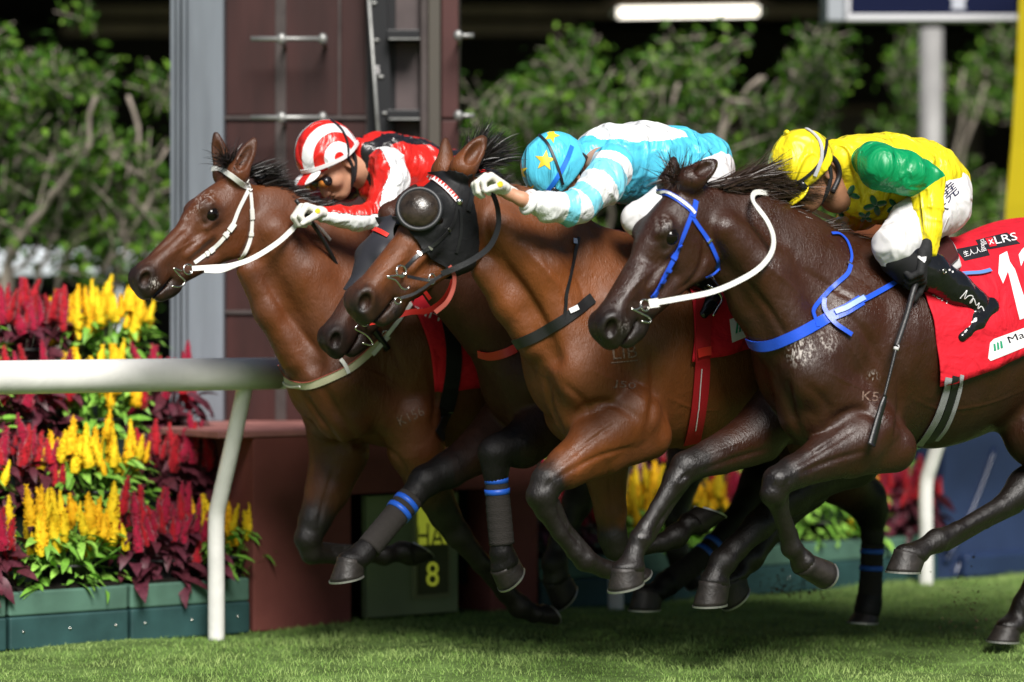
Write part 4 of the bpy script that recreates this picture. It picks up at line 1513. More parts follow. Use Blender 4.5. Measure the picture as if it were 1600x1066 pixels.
st('rein_billet', [(1014, 475, o + .09), (1022, 474, o + .095), (1029, 473, o + .1)], 14, M_WHITE_LEATHER, b, n=8)
st('rein', [(1026, 473, o + .10), (1060, 467, o + .13), (1110, 457, o + .16), (1150, 441, o + .175), (1185, 420, o + .185), (1205, 395, o + .19), (1208, 370, o + .19), (1198, 345, o + .18), (1184, 326, o + .16), (1175, 312, o + .12), (1178, 301, o + .08), (1196, 302, o + .05), (1222, 311, o + .02), (1250, 320, o - .04), (1285, 336, o - .10), (1312, 348, o - .16)], 8.5, M_WHITE_LEATHER, b, n=110)
bp = part_empty('breastplate', H['root'])
st('chest_band', [(1166, 532), (1180, 540), (1205, 539), (1240, 525), (1290, 499), (1318, 486), (1345, 470)], 17, M_BLUE, bp, lift=.006)
st('strap', [(1340, 474), (1370, 458), (1405, 438)], 8, M_BLUE, bp, lift=.007)
st('strap_end', [(1304, 490), (1325, 480), (1348, 467)], 8, M_PALEBLUE, bp, lift=.0125, n=12)
buckle(bp, S, 1349, 466, 5, 5)
st('neck_strap', [(1276, 512), (1270, 495), (1268, 485), (1280, 470), (1300, 450), (1322, 430), (1327, 415)], 7, M_BLUE, bp, lift=.008)
st('neck_strap', [(1326, 416), (1329, 400), (1322, 378), (1310, 367), (1298, 366)], 4.5, M_BLUE, bp, lift=.006)
st('strap', [(1287, 467), (1288, 485), (1302, 505), (1328, 523)], 7, M_BLUE, bp, lift=.013)
keeper(bp, S, 1326, 414, 2.0, 4, 9, M_STEEL)
v, f = wrap_cloth(H, (1415, 405), (1690, 362), (1690, 515), (1462, 598), seed=11, bow=.02, nu=60, nv=70)
cl = solid(obj('saddle_cloth', v, f, M_CLOTH, H['root']), .005)
S3c = Surf().add(v, f); S3b = Surf().add(v, f).add(H['Vw'], H['Q'].tolist())
H['surfc'] = S3b
v, f = decal(S3c, *poly_px([(1560, 401), (1572, 394), (1574, 398), (1588, 440), (1604, 498), (1594, 500), (1578, 440), (1573, 424), (1565, 444), (1560, 428)][:]), lift=.004)
v, f = decal(S3c, [(1561, 400), (1573, 394), (1577, 410), (1574, 425), (1566, 444), (1559, 428), (1585, 422), (1609, 494), (1592, 500)], [[0, 1, 2, 3, 4, 5], [2, 6, 7, 8, 3]], lift=.004)
obj('number_one', v, f, M_PRINT_W, cl, smooth=False)
v, f = text_px(S3c, '2', 1608, 492, 1658, 474, 104, .004, vdir=(-.2, -1))
obj('number_two', v, f, M_PRINT_W, cl, smooth=False)
v, f = decal(S3c, *poly_px([(1492, 391), (1538, 382), (1546, 400), (1507, 409)]), lift=.004); obj('black_patch', v, f, M_PRINT_K, cl, smooth=False)
v, f = decal(S3c, *poly_px([(1524, 377), (1573, 365), (1594, 382), (1545, 391), (1530, 388)]), lift=.0045); obj('black_patch', v, f, M_PRINT_K, cl, smooth=False)
v, f = decal(S3c, *poly_px([(1539, 375), (1550, 373), (1557, 386), (1546, 388)]), lift=.006); obj('red_square', v, f, M_CLOTH, cl, smooth=False)
v, f = text_px(S3c, 'x', 1545, 385, 1553, 383, 7, .0075); obj('lettering', v, f, M_PRINT_W, cl, smooth=False)
v, f = text_px(S3c, 'LRS', 1556, 384, 1590, 377, 12, .007, vdir=(-.35, -1)); obj('lettering', v, f, M_PRINT_W, cl, smooth=False)
v, f = text_px(S3c, '生人.人品', 1506, 404, 1540, 394, 9, .007, vdir=(-.3, -1)); obj('lettering', v, f, M_PRINT_W, cl, smooth=False)
v, f = text_px(S3c, '品', 1533, 387, 1541, 384, 9, .007); obj('lettering', v, f, M_PRINT_W, cl, smooth=False)
v, f = decal(S3c, *poly_px([(1546, 536), (1552, 530), (1650, 494), (1652, 522), (1547, 564), (1543, 560)]), lift=.004); obj('sponsor_patch', v, f, M_PRINT_W, cl, smooth=False)
bars = [decal(S3c, *poly_px([(1552 + i * 5, 549 - i * 2), (1555.5 + i * 5, 548 - i * 2), (1554 + i * 5, 538 - i * 2), (1551 + i * 5, 537 - i * 2)]), lift=.0055) for i in range(3)]
obj('green_bars', *join(*bars), M_PRINT_G, cl, smooth=False)
v, f = text_px(S3c, 'Manulife', 1576, 537, 1646, 509, 11, .0055); obj('lettering', v, f, M_PRINT_K, cl, smooth=False)
v, f = text_px(S3c, 'LUM', 1454, 461, 1478, 476, 7, .005); obj('lettering', v, f, M_PRINT_W, cl, smooth=False)
gr = part_empty('girth', H['root'])
st('girth_webbing', [(1481, 590), (1476, 615), (1464, 650), (1450, 675), (1436, 694)], 12, M_GREY_WEB, gr, S=S3b, lift=.006)
st('girth_webbing', [(1492, 588), (1488, 612), (1478, 645), (1464, 672), (1450, 690)], 12, M_BLACK, gr, S=S3b, lift=.006)
st('girth_webbing', [(1501, 586), (1498, 608), (1489, 640), (1477, 668), (1463, 686)], 7, M_GREY_WEB, gr, S=S3b, lift=.007)
brand(H, 'K5', 1346, 626, 1372, 628, 15)

# --- saddles
for (k, tl, tr, br, bl) in ((3, (1440, 405), (1512, 392), (1496, 425), (1460, 445)), (2, (1080, 405), (1160, 395), (1150, 440), (1100, 445)), (1, (690, 425), (770, 418), (760, 455), (710, 460)), (4, (1000, 425), (1080, 418), (1070, 455), (1015, 460))):
    H = HORSES[k]
    sd = part_empty('saddle', H['root'])
    v, f = wrap_cloth(H, tl, tr, br, bl, lift=.016, nu=16, nv=30, wr=0)
    solid(obj('saddle_pad', v, f, M_PAD, sd), .012)
    v, f = wrap_cloth(H, (tl[0] + 8, tl[1]), (tr[0] - 6, tr[1]), (br[0] - 6, br[1] - 10), (bl[0] + 8, bl[1] - 10), lift=.03, nu=16, nv=30, wr=0)
    solid(obj('seat', v, f, M_SADDLE, sd), .014)

# --- leg bandages with tape
M_BAND = mat('dark_leg_bandage', (.030, .026, .024), .85, .2, bump=[(90, 4, .003)], stretch=(1, 1, 3))
M_TAPE = mat('blue_tape', (.015, .10, .55), .45)


def bandage(H, lat, pts, r, tapes):
    o = H['o'] + lat
    P = resample([wq(x, y, o) for x, y in pts], 26)
    s = mpp(pts[0][0], o)
    rr = np.interp(np.linspace(0, 1, 26), np.linspace(0, 1, len(r)), r) * s
    rr = rr * (1 + .02 * np.sin(np.arange(26) * 2.1))
    v, f = tube(P, rr, 20)
    b = obj('leg_bandage', v, f, M_BAND, H['root'])
    for t in tapes:
        i = int(t * 25)
        d = P[i + 1] - P[i]
        v, f = tube([P[i] - d * 1.02, P[i] - d * 1.0, P[i] + d * .95, P[i] + d], [rr[i] * .9, rr[i] * 1.06, rr[i] * 1.06, rr[i] * .9], 20)
        obj('tape', v, f, M_TAPE, b)


bandage(HORSES[4], -.15, [(642, 778), (610, 815), (576, 856)], [21, 20, 20], (.12, .30))
bandage(HORSES[4], .17, [(775, 742), (779, 795), (784, 850)], [18, 20, 20], (.10, .27))
bandage(HORSES[4], .13, [(1363, 850), (1361, 900), (1358, 945)], [18, 18, 20], (.12, .42))
bandage(HORSES[4], -.13, [(1118, 850), (1085, 880), (1042, 912)], [18, 19, 20], (.05, .24))
# ------------------------------------------------------------------ riders
def fold(V, Q, amp, freq, seed=0, stretch=(1, 1, 1), alt=None, mask=None):
    """cloth creases: ridged noise drawn out along the folds, a second direction where mask is 1"""
    def crease(st):
        P = V * freq * np.array(st)
        w = np.stack([vnoise(P * .45, seed + 5), vnoise(P * .45, seed + 6), vnoise(P * .45, seed + 7)], 1)
        r = np.exp(-(vnoise(P + w * .8, seed) / .15) ** 2)
        r2 = np.exp(-(vnoise(P * 1.7 + w * .8, seed + 1) / .17) ** 2)
        return 1.25 * r + .7 * r2 - .5 + .5 * vnoise(P * .5, seed + 2)
    r = crease(stretch)
    if alt is not None:
        m = np.clip(mask(V), 0, 1)
        r = r * (1 - m) + crease(alt) * m
    big = .5 + .5 * vnoise(V * 5.0, seed + 9)
    return V + vnormals(V, Q) * (amp * r * (.45 + .9 * big))[:, None]


def garment(name, prims, h, m, parent, amp=0.0, freq=14, seed=0, stretch=(1, 1, 1), patt=None, soft=.006, alt=None, mask=None):
    V, Q = polygonize(prims, h)
    V0 = V
    if amp:
        V = fold(V, Q, amp, freq, seed, stretch, alt, mask)
    o = obj(name, W(V), Q, m, parent)
    if patt is not None:
        setattr_f(o, 'pattern', dark_of(prims, V0, soft) if patt is True else patt(V0))
    return o, Surf().add(W(V), Q.tolist())


def plane_cut(c, n, R=.3, k=.004):
    """keep the side the normal n points to"""
    c = np.asarray(c, float); n = np.asarray(n, float) / np.linalg.norm(n)
    def f(A, O, Z):
        f.t = 0
        return (A - c[0]) * n[0] + (O - c[1]) * n[1] + (Z - c[2]) * n[2]
    return dict(f=f, lo=c - R, hi=c + R, k=k, op='s', dk=(0, 0))


def dirpx(dx, dy, do=0.0):
    v = np.array([dx / .82, do, -dy], float)
    return v / np.linalg.norm(v)


def head_axes(up, yaw):
    fw = np.array([up[2], 0, -up[0]])
    if fw[0] > 0:
        fw = -fw
    el = np.array([0, 1.0, 0])
    c, s = math.cos(yaw), math.sin(yaw)
    return fw * c + el * s, up, el * c - fw * s


def person_head(c, A, sc=1.0):
    fw, up, el = A
    M = np.array(A)
    T = lambda x, y, l: c + sc * (x * fw + y * up + l * el)
    E = lambda x, y, l, a, b, d, k=.015, op='u': ell(T(x, y, l), np.array([a, b, d]) * sc, M, k, op)
    C = lambda p, r, q_, r2, k=.012: rc(T(*p), T(*q_), r * sc, r2 * sc, 1, k)
    pr = [E(-.005, .01, 0, .095, .108, .077), E(.04, -.06, 0, .055, .065, .058, .03), E(.07, -.112, 0, .026, .020, .026, .02),
          C((.096, -.018, 0), .009, (.118, -.056, 0), .013), C((.108, -.062, .010), .009, (.108, -.062, -.010), .009, .008),
          E(.097, -.082, 0, .014, .007, .022, .008), E(.095, -.095, 0, .014, .007, .020, .008), E(.110, -.0885, 0, .02, .0018, .020, .004, 's'),
          E(.085, .018, 0, .022, .012, .055, .015),
          C((-.03, -.06, 0), .055, (-.06, -.17, 0), .060, .03)]
    for s in (-1, 1):
        pr += [E(.065, -.045, s * .042, .028, .026, .022, .02), C((.02, -.10, s * .045), .016, (.065, -.112, s * .018), .016, .03),
               E(-.012, -.038, s * .080, .022, .034, .010, .008), E(-.006, -.036, s * .092, .012, .022, .008, .005, 's'),
               E(.088, -.008, s * .033, .015, .012, .018, .01, 's')]
    return pr, T


def hand(wr, d, pn, curl, sc=1.0, spread=.06, thumb=True, straight=()):
    """glove-sized hand: wrist point, direction wrist to knuckles, the way the palm faces, curl of the fingers in radians"""
    d = np.asarray(d, float) / np.linalg.norm(d)
    pn = np.asarray(pn, float); pn = pn - d * (pn @ d); pn /= np.linalg.norm(pn)
    sd = np.cross(d, pn)
    pr = []
    k = .006
    kn = []
    for i, off in enumerate((-.033, -.011, .011, .031)):
        b = wr + sc * (sd * off * .7 + d * .012)
        e = wr + sc * (sd * off + d * (.088 - .006 * abs(i - 1)) - pn * .004)
        kn.append(e)
        pr.append(rc(b, e, .0155 * sc, .0125 * sc, 1, .012))
    for i, ln in enumerate((.040, .045, .042, .033)):
        p = kn[i]; ang = 0
        cur = np.array(curl) * (.25 if i in straight else 1.0)
        base = d + sd * spread * (i - 1.5)
        base /= np.linalg.norm(base)
        for j, (f, r0, r1) in enumerate(((1.0, .0112, .0102), (.64, .0102, .0094), (.52, .0094, .0080))):
            ang += cur[j]
            v = base * math.cos(ang) + pn * math.sin(ang)
            e = p + v * ln * f * sc
            pr.append(rc(p, e, r0 * sc, r1 * sc, 1, .004))
            p = e
    if thumb:
        p = wr + sc * (d * .030 - sd * .030 + pn * .006)
        for (v, ln, r0, r1) in ((d * .6 - sd * .55 + pn * .45, .040, .0150, .0125), (d * .75 - sd * .15 + pn * .6, .032, .0125, .0105), (d * .7 + sd * .2 + pn * .65, .024, .0105, .0085)):
            v = v / np.linalg.norm(v)
            e = p + v * ln * sc
            pr.append(rc(p, e, r0 * sc, r1 * sc, 1, .006))
            p = e
    pr.append(rc(wr - d * .035 * sc, wr + d * .015 * sc, .024 * sc, .0235 * sc, 1, .014))
    return pr


def pattern_mat(name, A, B, rough=.40, bands=None, C=None, folds=True, spec=.5):
    """two-colour satin, split at a sharp edge of the 'pattern' field (or at the listed band edges)"""
    m = mat(name, A, rough, spec, bump=[(5, 4, .036), (-3.2, 13, .0065)] if folds else [(200, 2, .0006)], stretch=(2.0, 2.0, .65))
    nt = m.node_tree; b = nt.nodes['Principled BSDF']
    at = nt.nodes.new('ShaderNodeAttribute'); at.attribute_name = 'pattern'
    cr = nt.nodes.new('ShaderNodeValToRGB'); cr.color_ramp.interpolation = 'CONSTANT'
    bands = bands or [(0, A), (.5, B)]
    e = cr.color_ramp.elements
    while len(e) > 1:
        e.remove(e[-1])
    e[0].position = bands[0][0]; e[0].color = (*bands[0][1], 1)
    for p, c in bands[1:]:
        x = e.new(p); x.color = (*c, 1)
    nt.links.new(at.outputs['Fac'], cr.inputs[0])
    nt.links.new(cr.outputs[0], b.inputs['Base Color'])
    return m


YEL, GRN, SKYB, WHT, REDJ, BLK = (.82, .66, .014), (.0, .26, .085), (.085, .52, .72), (.80, .80, .80), (.62, .018, .012), (.014, .012, .014)
M_SKIN = mat('skin', (.50, .25, .155), .5, .4, var=.12, vscale=30, bump=[(300, 2, .0004)])
M_SKIN2 = mat('tanned_skin', (.32, .15, .085), .5, .4, var=.12, vscale=30)
M_BREECH = mat('white_breeches', (.70, .68, .69), .55, .35, bump=[(8, 2, .015), (-5, 10, .004)])
M_BOOT = mat('black_patent_boot', (.008, .008, .009), .16, .6, bump=[(24, 2, .004)])
M_BOOTTOP = mat('black_boot_cloth', (.009, .009, .010), .7, .3)
M_GLOVE_W = mat('white_glove', (.70, .68, .62), .7, .3, bump=[(150, 3, .0012)])
M_GLOVE_K = mat('black_glove', (.016, .016, .017), .75, .3, bump=[(150, 3, .0012)])
M_GOG = mat('amber_goggle_lens', (.42, .15, .03), .12, .5, coat=.4, var=.5, vscale=30)
M_GOGK = mat('dark_goggle_frame', (.01, .01, .012), .25)
M_HSTRAP = mat('black_harness_strap', (.012, .012, .015), .5)
M_BSTRAP = mat('bright_blue_band', (.01, .16, .70), .5)
M_GSTRAP = mat('pale_grey_strap', (.45, .45, .47), .5)
M_BADGE_Y = mat('yellow_badge', (.70, .50, .02), .5)


def leg(root, o, thigh, boot, foot, far=True, o_l=.21, mb=M_BREECH):
    for s in ((1, -1) if far else (1,)):
        o_ = o
        b, _ = garment('boot', chain([(x, y, s * l, r) for (x, y, l, r) in boot], o_, .02) + chain([(x, y, s * l, r) for (x, y, l, r) in foot], o_, .015), .0065, M_BOOT, root, .0012, 26, 3)
    pr = []
    for s in (1, -1):
        pr += chain([(x, y, s * l, r) for (x, y, l, r) in thigh], o, .03)
    return garment('breeches', pr, .0075, mb, root, .0030, 11, 9, (1.2, .8, 1.2))


def px_strap(root, surf, name, pts, w, m, lift=.002, n=30):
    v, f = strap_px(surf, pts, w, lift, n, .0035)
    return crisp(obj(name, v, f, m, root))


def stirrup(root_obj, o, pts, w=2.0):
    P = [wq(x, y, o + l) for x, y, l in pts]
    v, f = tube(resample(P, 24), w * mpp(pts[0][0], o), 8)
    return obj('stirrup', v, f, M_STEEL, root_obj)


# ---------------------------------------------------------------- rider in yellow and green
o = H3O
pr3 = thing('person', 'rider in yellow silks with green sleeves and white breeches, holding a whip down', 'person', wq(1470, 330, o), 'riders crouched over the horses')
up = dirpx(-.52, -.80); A = head_axes(up, .10)
hc = q(1257, 262, o)
hp, T = person_head(hc, A)
garment('body', hp + chain([(1300, 262, 0, 26), (1340, 272, 0, 40)], o, .02), .0065, M_SKIN2, pr3)
cap = [ell(hc + A[1] * .012, [.128, .128, .108], np.array(A), .01), plane_cut(hc - A[1] * .018 + A[0] * .02, A[1] * 1.0 + A[0] * .12)]
pk = [ell(hc + A[0] * .105 - A[1] * .030, [.062, .010, .075], np.array([A[0] * .94 - A[1] * .30, A[1] * .94 + A[0] * .30, A[2]]), .004)]
M_Y = mat('yellow_satin', YEL, .40, .4, bump=[(5, 4, .036), (-3.2, 13, .0065)], stretch=(2.0, 2.0, .65))
c3, cs3 = garment('cap', cap, .006, M_Y, pr3, .0028, 9, 21, (1.4, .8, .9))
garment('peak', pk, .005, M_Y, c3)
ball, _f = sphere(W(hc + A[1] * .142 - A[0] * .01), .012, 10, 8); obj('pom', ball, _f, M_Y, c3)
px_strap(c3, cs3, 'black_band', [(1222, 292), (1250, 283), (1275, 262), (1288, 240), (1291, 220)], 5, M_HSTRAP)
px_strap(c3, cs3, 'goggle_strap', [(1247, 197), (1268, 208), (1281, 225), (1282, 248), (1272, 275)], 6, M_GSTRAP, .004)
v, f = tube(resample([W(T(.095, -.012, s)) for s in (-.07, -.04, 0, .04, .07)], 12), .022, 10); obj('goggles', v, f, M_GOGK, pr3)
px3 = Surf()
v, f = tube(resample([W(T(x, y, l)) for x, y, l in ((-.03, .0, .086), (-.012, -.05, .086), (.03, -.10, .062), (.055, -.128, .02), (.055, -.13, -.02))], 16), .008, 8); obj('chin_strap', v, f, M_HSTRAP, pr3)
v, f = tube(resample([W(T(x, y, l)) for x, y, l in ((-.05, .02, .080), (-.07, -.04, .078), (-.06, -.09, .066), (.0, -.115, .06))], 16), .010, 8); obj('chin_strap', v, f, M_HSTRAP, pr3)
jk = chain([(1308, 250, 0, 30, 1.25, 0), (1335, 262, 0, 50, 1.25, 0), (1385, 272, 0, 60, 1.30, 0), (1435, 275, 0, 54, 1.28, 0), (1472, 287, 0, 40, 1.25, 0)], o, .04, 1.25)
jk += chain([(1340, 302, 0, 38, 1.2), (1400, 318, 0, 32, 1.2), (1440, 312, 0, 30, 1.2)], o, .05)
jk += chain([(1366, 250, .16, 34, 1, 1), (1376, 262, .20, 37, 1, 1), (1412, 270, .235, 36, 1, 1), (1446, 282, .25, 32, 1, 1)], o, .03)
jk += chain([(1449, 286, .255, 27, 1, 0), (1450, 320, .27, 24, 1, 0), (1449, 360, .28, 23, 1, 0), (1446, 388, .28, 21, 1, 0)], o, .010)
jk += chain([(1350, 262, -.20, 34), (1370, 300, -.25, 29), (1345, 335, -.24, 24), (1322, 345, -.20, 18)], o, .02)
M_YG = pattern_mat('yellow_and_green_satin', YEL, GRN)
j3, js3 = garment('jacket', jk, .0068, M_YG, pr3, .0046, 11, 31, (1.7, .55, .75), True, .004, alt=(.6, .6, 2.0), mask=lambda V: (V[:, 1] > o + .20) * np.clip((q(1440, 292, o + .25)[2] - V[:, 2]) * 40, 0, 1))
P = resample([W(q(x, y, o + .28)) for x, y in ((1424, 387), (1436, 391), (1448, 392), (1460, 391), (1469, 386))], 20)
v, f = torus(W(q(1446, 387, o + .28)), W(q(1446, 400, o + .28)) - W(q(1446, 387, o + .28)), .054, .011, 30, 8)
v = v + (np.sin(np.arange(len(v)) // 8 * 2.3)[:, None]) * np.array([0, 0, .003]); obj('cuff', v, f, M_Y, j3)


def clover(cx, cy, r, rot, n=4):
    sh = []
    for i in range(n):
        a = rot + 2 * math.pi * i / n
        ca, sa = math.cos(a), math.sin(a)
        pe = [(cx + ca * r * (.55 + .52 * math.cos(t)) - sa * r * .27 * math.sin(t), cy + (sa * r * (.55 + .52 * math.cos(t)) + ca * r * .27 * math.sin(t)) * .85) for t in [k * math.pi / 7 for k in range(14)]]
        sh.append(poly_px(pe))
    return sh


M_CLOV = mat('dark_green_velvet', (.0, .10, .03), .8, .3, sheen=.6)
for i, (x, y, r, rt) in enumerate(((1327, 303, 17, .4), (1312, 327, 15, 1.3), (1367, 320, 18, -.3), (1400, 322, 16, .9), (1298, 312, 9, .2), (1352, 338, 11, 2.2))):
    ds = [decal(js3, *s, lift=.002 + .0012 * k, maxlen=5) for k, s in enumerate(clover(x, y, r, rt))]
    ds = [d for d in ds if len(d[1])]
    if ds:
        solid(obj('clover', *join(*ds), M_CLOV, j3), .004)
thigh = [(1476, 300, .05, 44), (1470, 322, .11, 44), (1428, 352, .20, 38), (1396, 386, .24, 34)]
boot = [(1408, 400, .24, 29), (1450, 424, .26, 31), (1490, 451, .27, 27), (1524, 474, .28, 22)]
foot = [(1545, 480, .29, 17), (1522, 505, .30, 17), (1502, 527, .31, 9)]
b3, bs3 = leg(pr3, o, thigh, boot, foot)
v, f = text_px(bs3, '堯', 1481, 318, 1499, 302, 24, .003, vdir=(-.55, -1))
if len(f): obj('embroidery', v, f, mat('navy_thread', (.012, .014, .05), .7), b3, smooth=False)
v, f = text_px(bs3, '大', 1470, 337, 1482, 327, 16, .003, vdir=(-.5, -1))
if len(f): obj('embroidery', v, f, bpy.data.materials['navy_thread'], b3, smooth=False)
garment('knee_pad', chain([(1402, 404, .243, 29), (1418, 416, .25, 31)], o, .01), .006, M_BOOTTOP, pr3)
boots = [x for x in pr3.children if x.name.startswith('boot')]
BS = Surf().add(*[np.array([list(x.matrix_local.translation) for _ in (0,)])] if False else [np.array([vv.co[:] for vv in boots[0].data.vertices]) + ROOT[pr3.name], [list(p.vertices) for p in boots[0].data.polygons]])
sc_ = [(1500, 466), (1507, 458), (1511, 453), (1506, 468), (1513, 462), (1520, 463), (1518, 472), (1514, 474), (1521, 466), (1525, 478), (1530, 472), (1527, 484), (1533, 478), (1537, 486)]
v, f = strap_px(BS, sc_, 1.6, .0015, 70, .001); obj('white_signature', v, f, M_PRINT_W, boots[0])
for (x, y) in ((1483, 422), (1488, 425)):
    v, f = decal(BS, *circle_px(x, y, 1.6), lift=.002)
    if len(f): obj('eyelet', v, f, M_PRINT_W, boots[0])
v, f = torus(wq(1476, 424, o + .345), NN, 3.2 * mpp(1476, o), .9 * mpp(1476, o), 12, 6); obj('eyelet', v, f, M_STEEL, boots[0])
# hands
wr = q(1445, 394, o + .30)
hg = hand(wr, dirpx(-.25, 1, .1), np.array([-.55, -.75, -.1]), (1.0, 1.25, .8), 1.12, straight=(0,))
hg_o, hgs = garment('glove', hg, .004, M_GLOVE_K, pr3)
ms = [decal(hgs, *poly_px(p), lift=.002, maxlen=4) for p in ([(1432, 401), (1437, 400), (1446, 407), (1444, 411)], [(1441, 402), (1447, 401), (1446, 408), (1442, 407)])]
ms = [d for d in ms if len(d[1])]
if ms: obj('glove_mark', *join(*ms), M_PRINT_W, hg_o, smooth=False)
hg = hand(q(1318, 347, o - .20), dirpx(-1, .3, .1), np.array([0, .3, -1]), (1.1, 1.2, .8), 1.0)
garment('glove', hg, .0045, M_GLOVE_W, pr3)
px_strap(pr3, HORSES[3]['surfc'], 'stirrup_leather', [(1489, 432), (1510, 430), (1530, 429), (1546, 425)], 6.5, mat('faded_blue_leather', (.10, .22, .50), .4), .010, 16)
wp = thing('whip', 'black riding whip with a flat flap, gripped by the rider in yellow', 'whip', wq(1425, 455, o + .31))
Pw = resample([wq(x, y, o + l) for x, y, l in ((1440, 425, .285), (1428, 452, .30), (1417, 492, .31), (1400, 543, .32))], 30)
v, f = tube(Pw, 4.6 * mpp(1420, o) * (1 + .05 * np.sin(np.arange(30) * 1.9)), 10); obj('grip', v, f, mat('wrapped_black_grip', (.018, .017, .018), .45, bump=[(200, 2, .001)]), wp)
v, f = tube([wq(1401.5, 539, o + .32), wq(1399.5, 547, o + .32)], 4.3 * mpp(1400, o), 10); obj('collar', v, f, M_PRINT_W, wp)
v, f = tube(resample([wq(x, y, o + l) for x, y, l in ((1400, 545, .32), (1389, 590, .325), (1381, 622, .33))], 16), np.linspace(3, 2.2, 16) * mpp(1390, o), 10); obj('shaft', v, f, M_BLACK, wp)
Pf = resample([wq(x, y, o + l) for x, y, l in ((1382, 618, .33), (1374, 645, .33), (1360, 696, .335))], 20)
v, f = ribbon(Pf, np.tile(NN, (20, 1)), np.interp(np.arange(20), [0, 3, 19], [5, 10, 13.5]) * mpp(1370, o), .008); obj('flap', v, f, M_BLACK, wp)

# ---------------------------------------------------------------- rider in sky blue
o = H2O
pr2 = thing('person', 'rider in sky blue silks with white hoops and a starred cap, head tucked down', 'person', wq(1100, 270, o), 'riders crouched over the horses')
up = dirpx(-.50, -.62); A = head_axes(up, .05)
hc = q(871, 266, o)
hp, T = person_head(hc, A)
garment('body', hp + chain([(905, 262, 0, 26), (935, 258, 0, 36), (945, 262, .16, 24), (905, 318, .26, 15), (836, 322, .25, 12), (815, 311, .26, 11.5), (795, 302, .24, 10), (782, 296, .235, 10)], o, .01), .0065, M_SKIN, pr2)
cap = [ell(hc + A[1] * .014, [.128, .126, .108], np.array(A), .01), plane_cut(hc - A[1] * .030 + A[0] * .02, A[1] * 1.0 + A[0] * .10)]
M_SB = mat('sky_blue_satin', SKYB, .38, .4, bump=[(5, 4, .036), (-3.2, 13, .0065)], stretch=(2.0, 2.0, .65))
c2, cs2 = garment('cap', cap, .006, M_SB, pr2, .0028, 9, 41, (1.4, .8, .9))
pk = [ell(hc + A[0] * .105 - A[1] * .040, [.055, .010, .075], np.array([A[0] * .94 - A[1] * .30, A[1] * .94 + A[0] * .30, A[2]]), .004)]
garment('peak', pk, .005, M_SB, c2)


def star(cx, cy, r, rot=0.0):
    p = [(cx + (r if i % 2 == 0 else r * .42) * math.cos(rot + math.pi * i / 5), cy + (r if i % 2 == 0 else r * .42) * math.sin(rot + math.pi * i / 5)) for i in range(10)]
    return [(cx, cy)] + p, [[0, 1 + i, 1 + (i + 1) % 10] for i in range(10)]


M_STAR = mat('yellow_cloth_star', (.78, .55, .03), .5)
for (x, y, r, rt) in ((852, 251, 17, -1.45), (862, 212, 13, -1.2), (813, 268, 13, -1.7), (829, 296, 9, -.9)):
    v, f = decal(cs2, *star(x, y, r, rt), lift=.0018, maxlen=4)
    if len(f): obj('star', v, f, M_STAR, c2)
px_strap(c2, cs2, 'goggle_strap', [(843, 212), (857, 227), (868, 252), (875, 272), (879, 288)], 4, M_HSTRAP, .003)
px_strap(c2, cs2, 'blue_band', [(893, 229), (886, 248), (874, 272), (862, 290), (856, 298)], 7, M_BSTRAP, .002)
v, f = tube(resample([W(T(x, y, l)) for x, y, l in ((-.03, .0, .086), (-.012, -.05, .088), (.03, -.10, .066), (.055, -.128, .02), (.055, -.13, -.02))], 16), .010, 8); obj('chin_strap', v, f, M_HSTRAP, pr2)
v, f = tube(resample([W(T(x, y, l)) for x, y, l in ((-.06, .03, .078), (-.07, -.04, .080), (-.05, -.085, .070), (.0, -.105, .064))], 16), .013, 8); obj('chin_strap', v, f, M_HSTRAP, pr2)
v, f = tube(resample([W(T(.095, -.012, s)) for s in (-.07, -.04, 0, .04, .07)], 12), .022, 10); obj('goggles', v, f, M_GOGK, pr2)
jk = chain([(915, 244, 0, 26, 1.3), (950, 246, 0, 48, 1.3), (1000, 250, 0, 57, 1.28), (1055, 252, 0, 50, 1.25), (1100, 250, 0, 40, 1.25)], o, .04)
jk += chain([(960, 290, 0, 26, 1.2), (1010, 292, 0, 22, 1.2), (1060, 280, 0, 24, 1.2)], o, .06)
tors = len(jk)
arm = [(958, 258, .20, 34), (940, 288, .25, 32), (906, 322, .27, 26), (888, 326, .27, 24), (858, 322, .265, 22), (827, 317, .26, 15)]
jk += chain(arm, o, .026)
jk += chain([(935, 268, -.20, 34), (905, 300, -.25, 30), (850, 305, -.22, 22)], o, .02)
AP = resample([q(x, y, o + l) for x, y, l, r in arm], 120)


def patt2(V):
    d = ((V[:, None, :] - AP[None]) ** 2).sum(2)
    i = d.argmin(1)
    s = i / 119.0
    on = (np.sqrt(d.min(1)) < .088) & (V[:, 1] > o + .11)
    tp = np.clip((V[:, 2] - (q(960, 222, o)[2])) * 6, 0, 1)
    painted_sheen = (V[:, 2] > q(960, 221, o)[2] + .012 * vnoise(V * 14, 3) - .10 * np.maximum(0, V[:, 0] - q(1000, 220, o)[0]) * -1) & (V[:, 0] < q(1046, 220, o)[0] + .03 * vnoise(V * 9, 5)) & (V[:, 0] > q(918, 230, o)[0])  # white painted on the upper back in place of blown-out satin sheen
    return np.where(on, s, np.where(painted_sheen, .10, -.5))


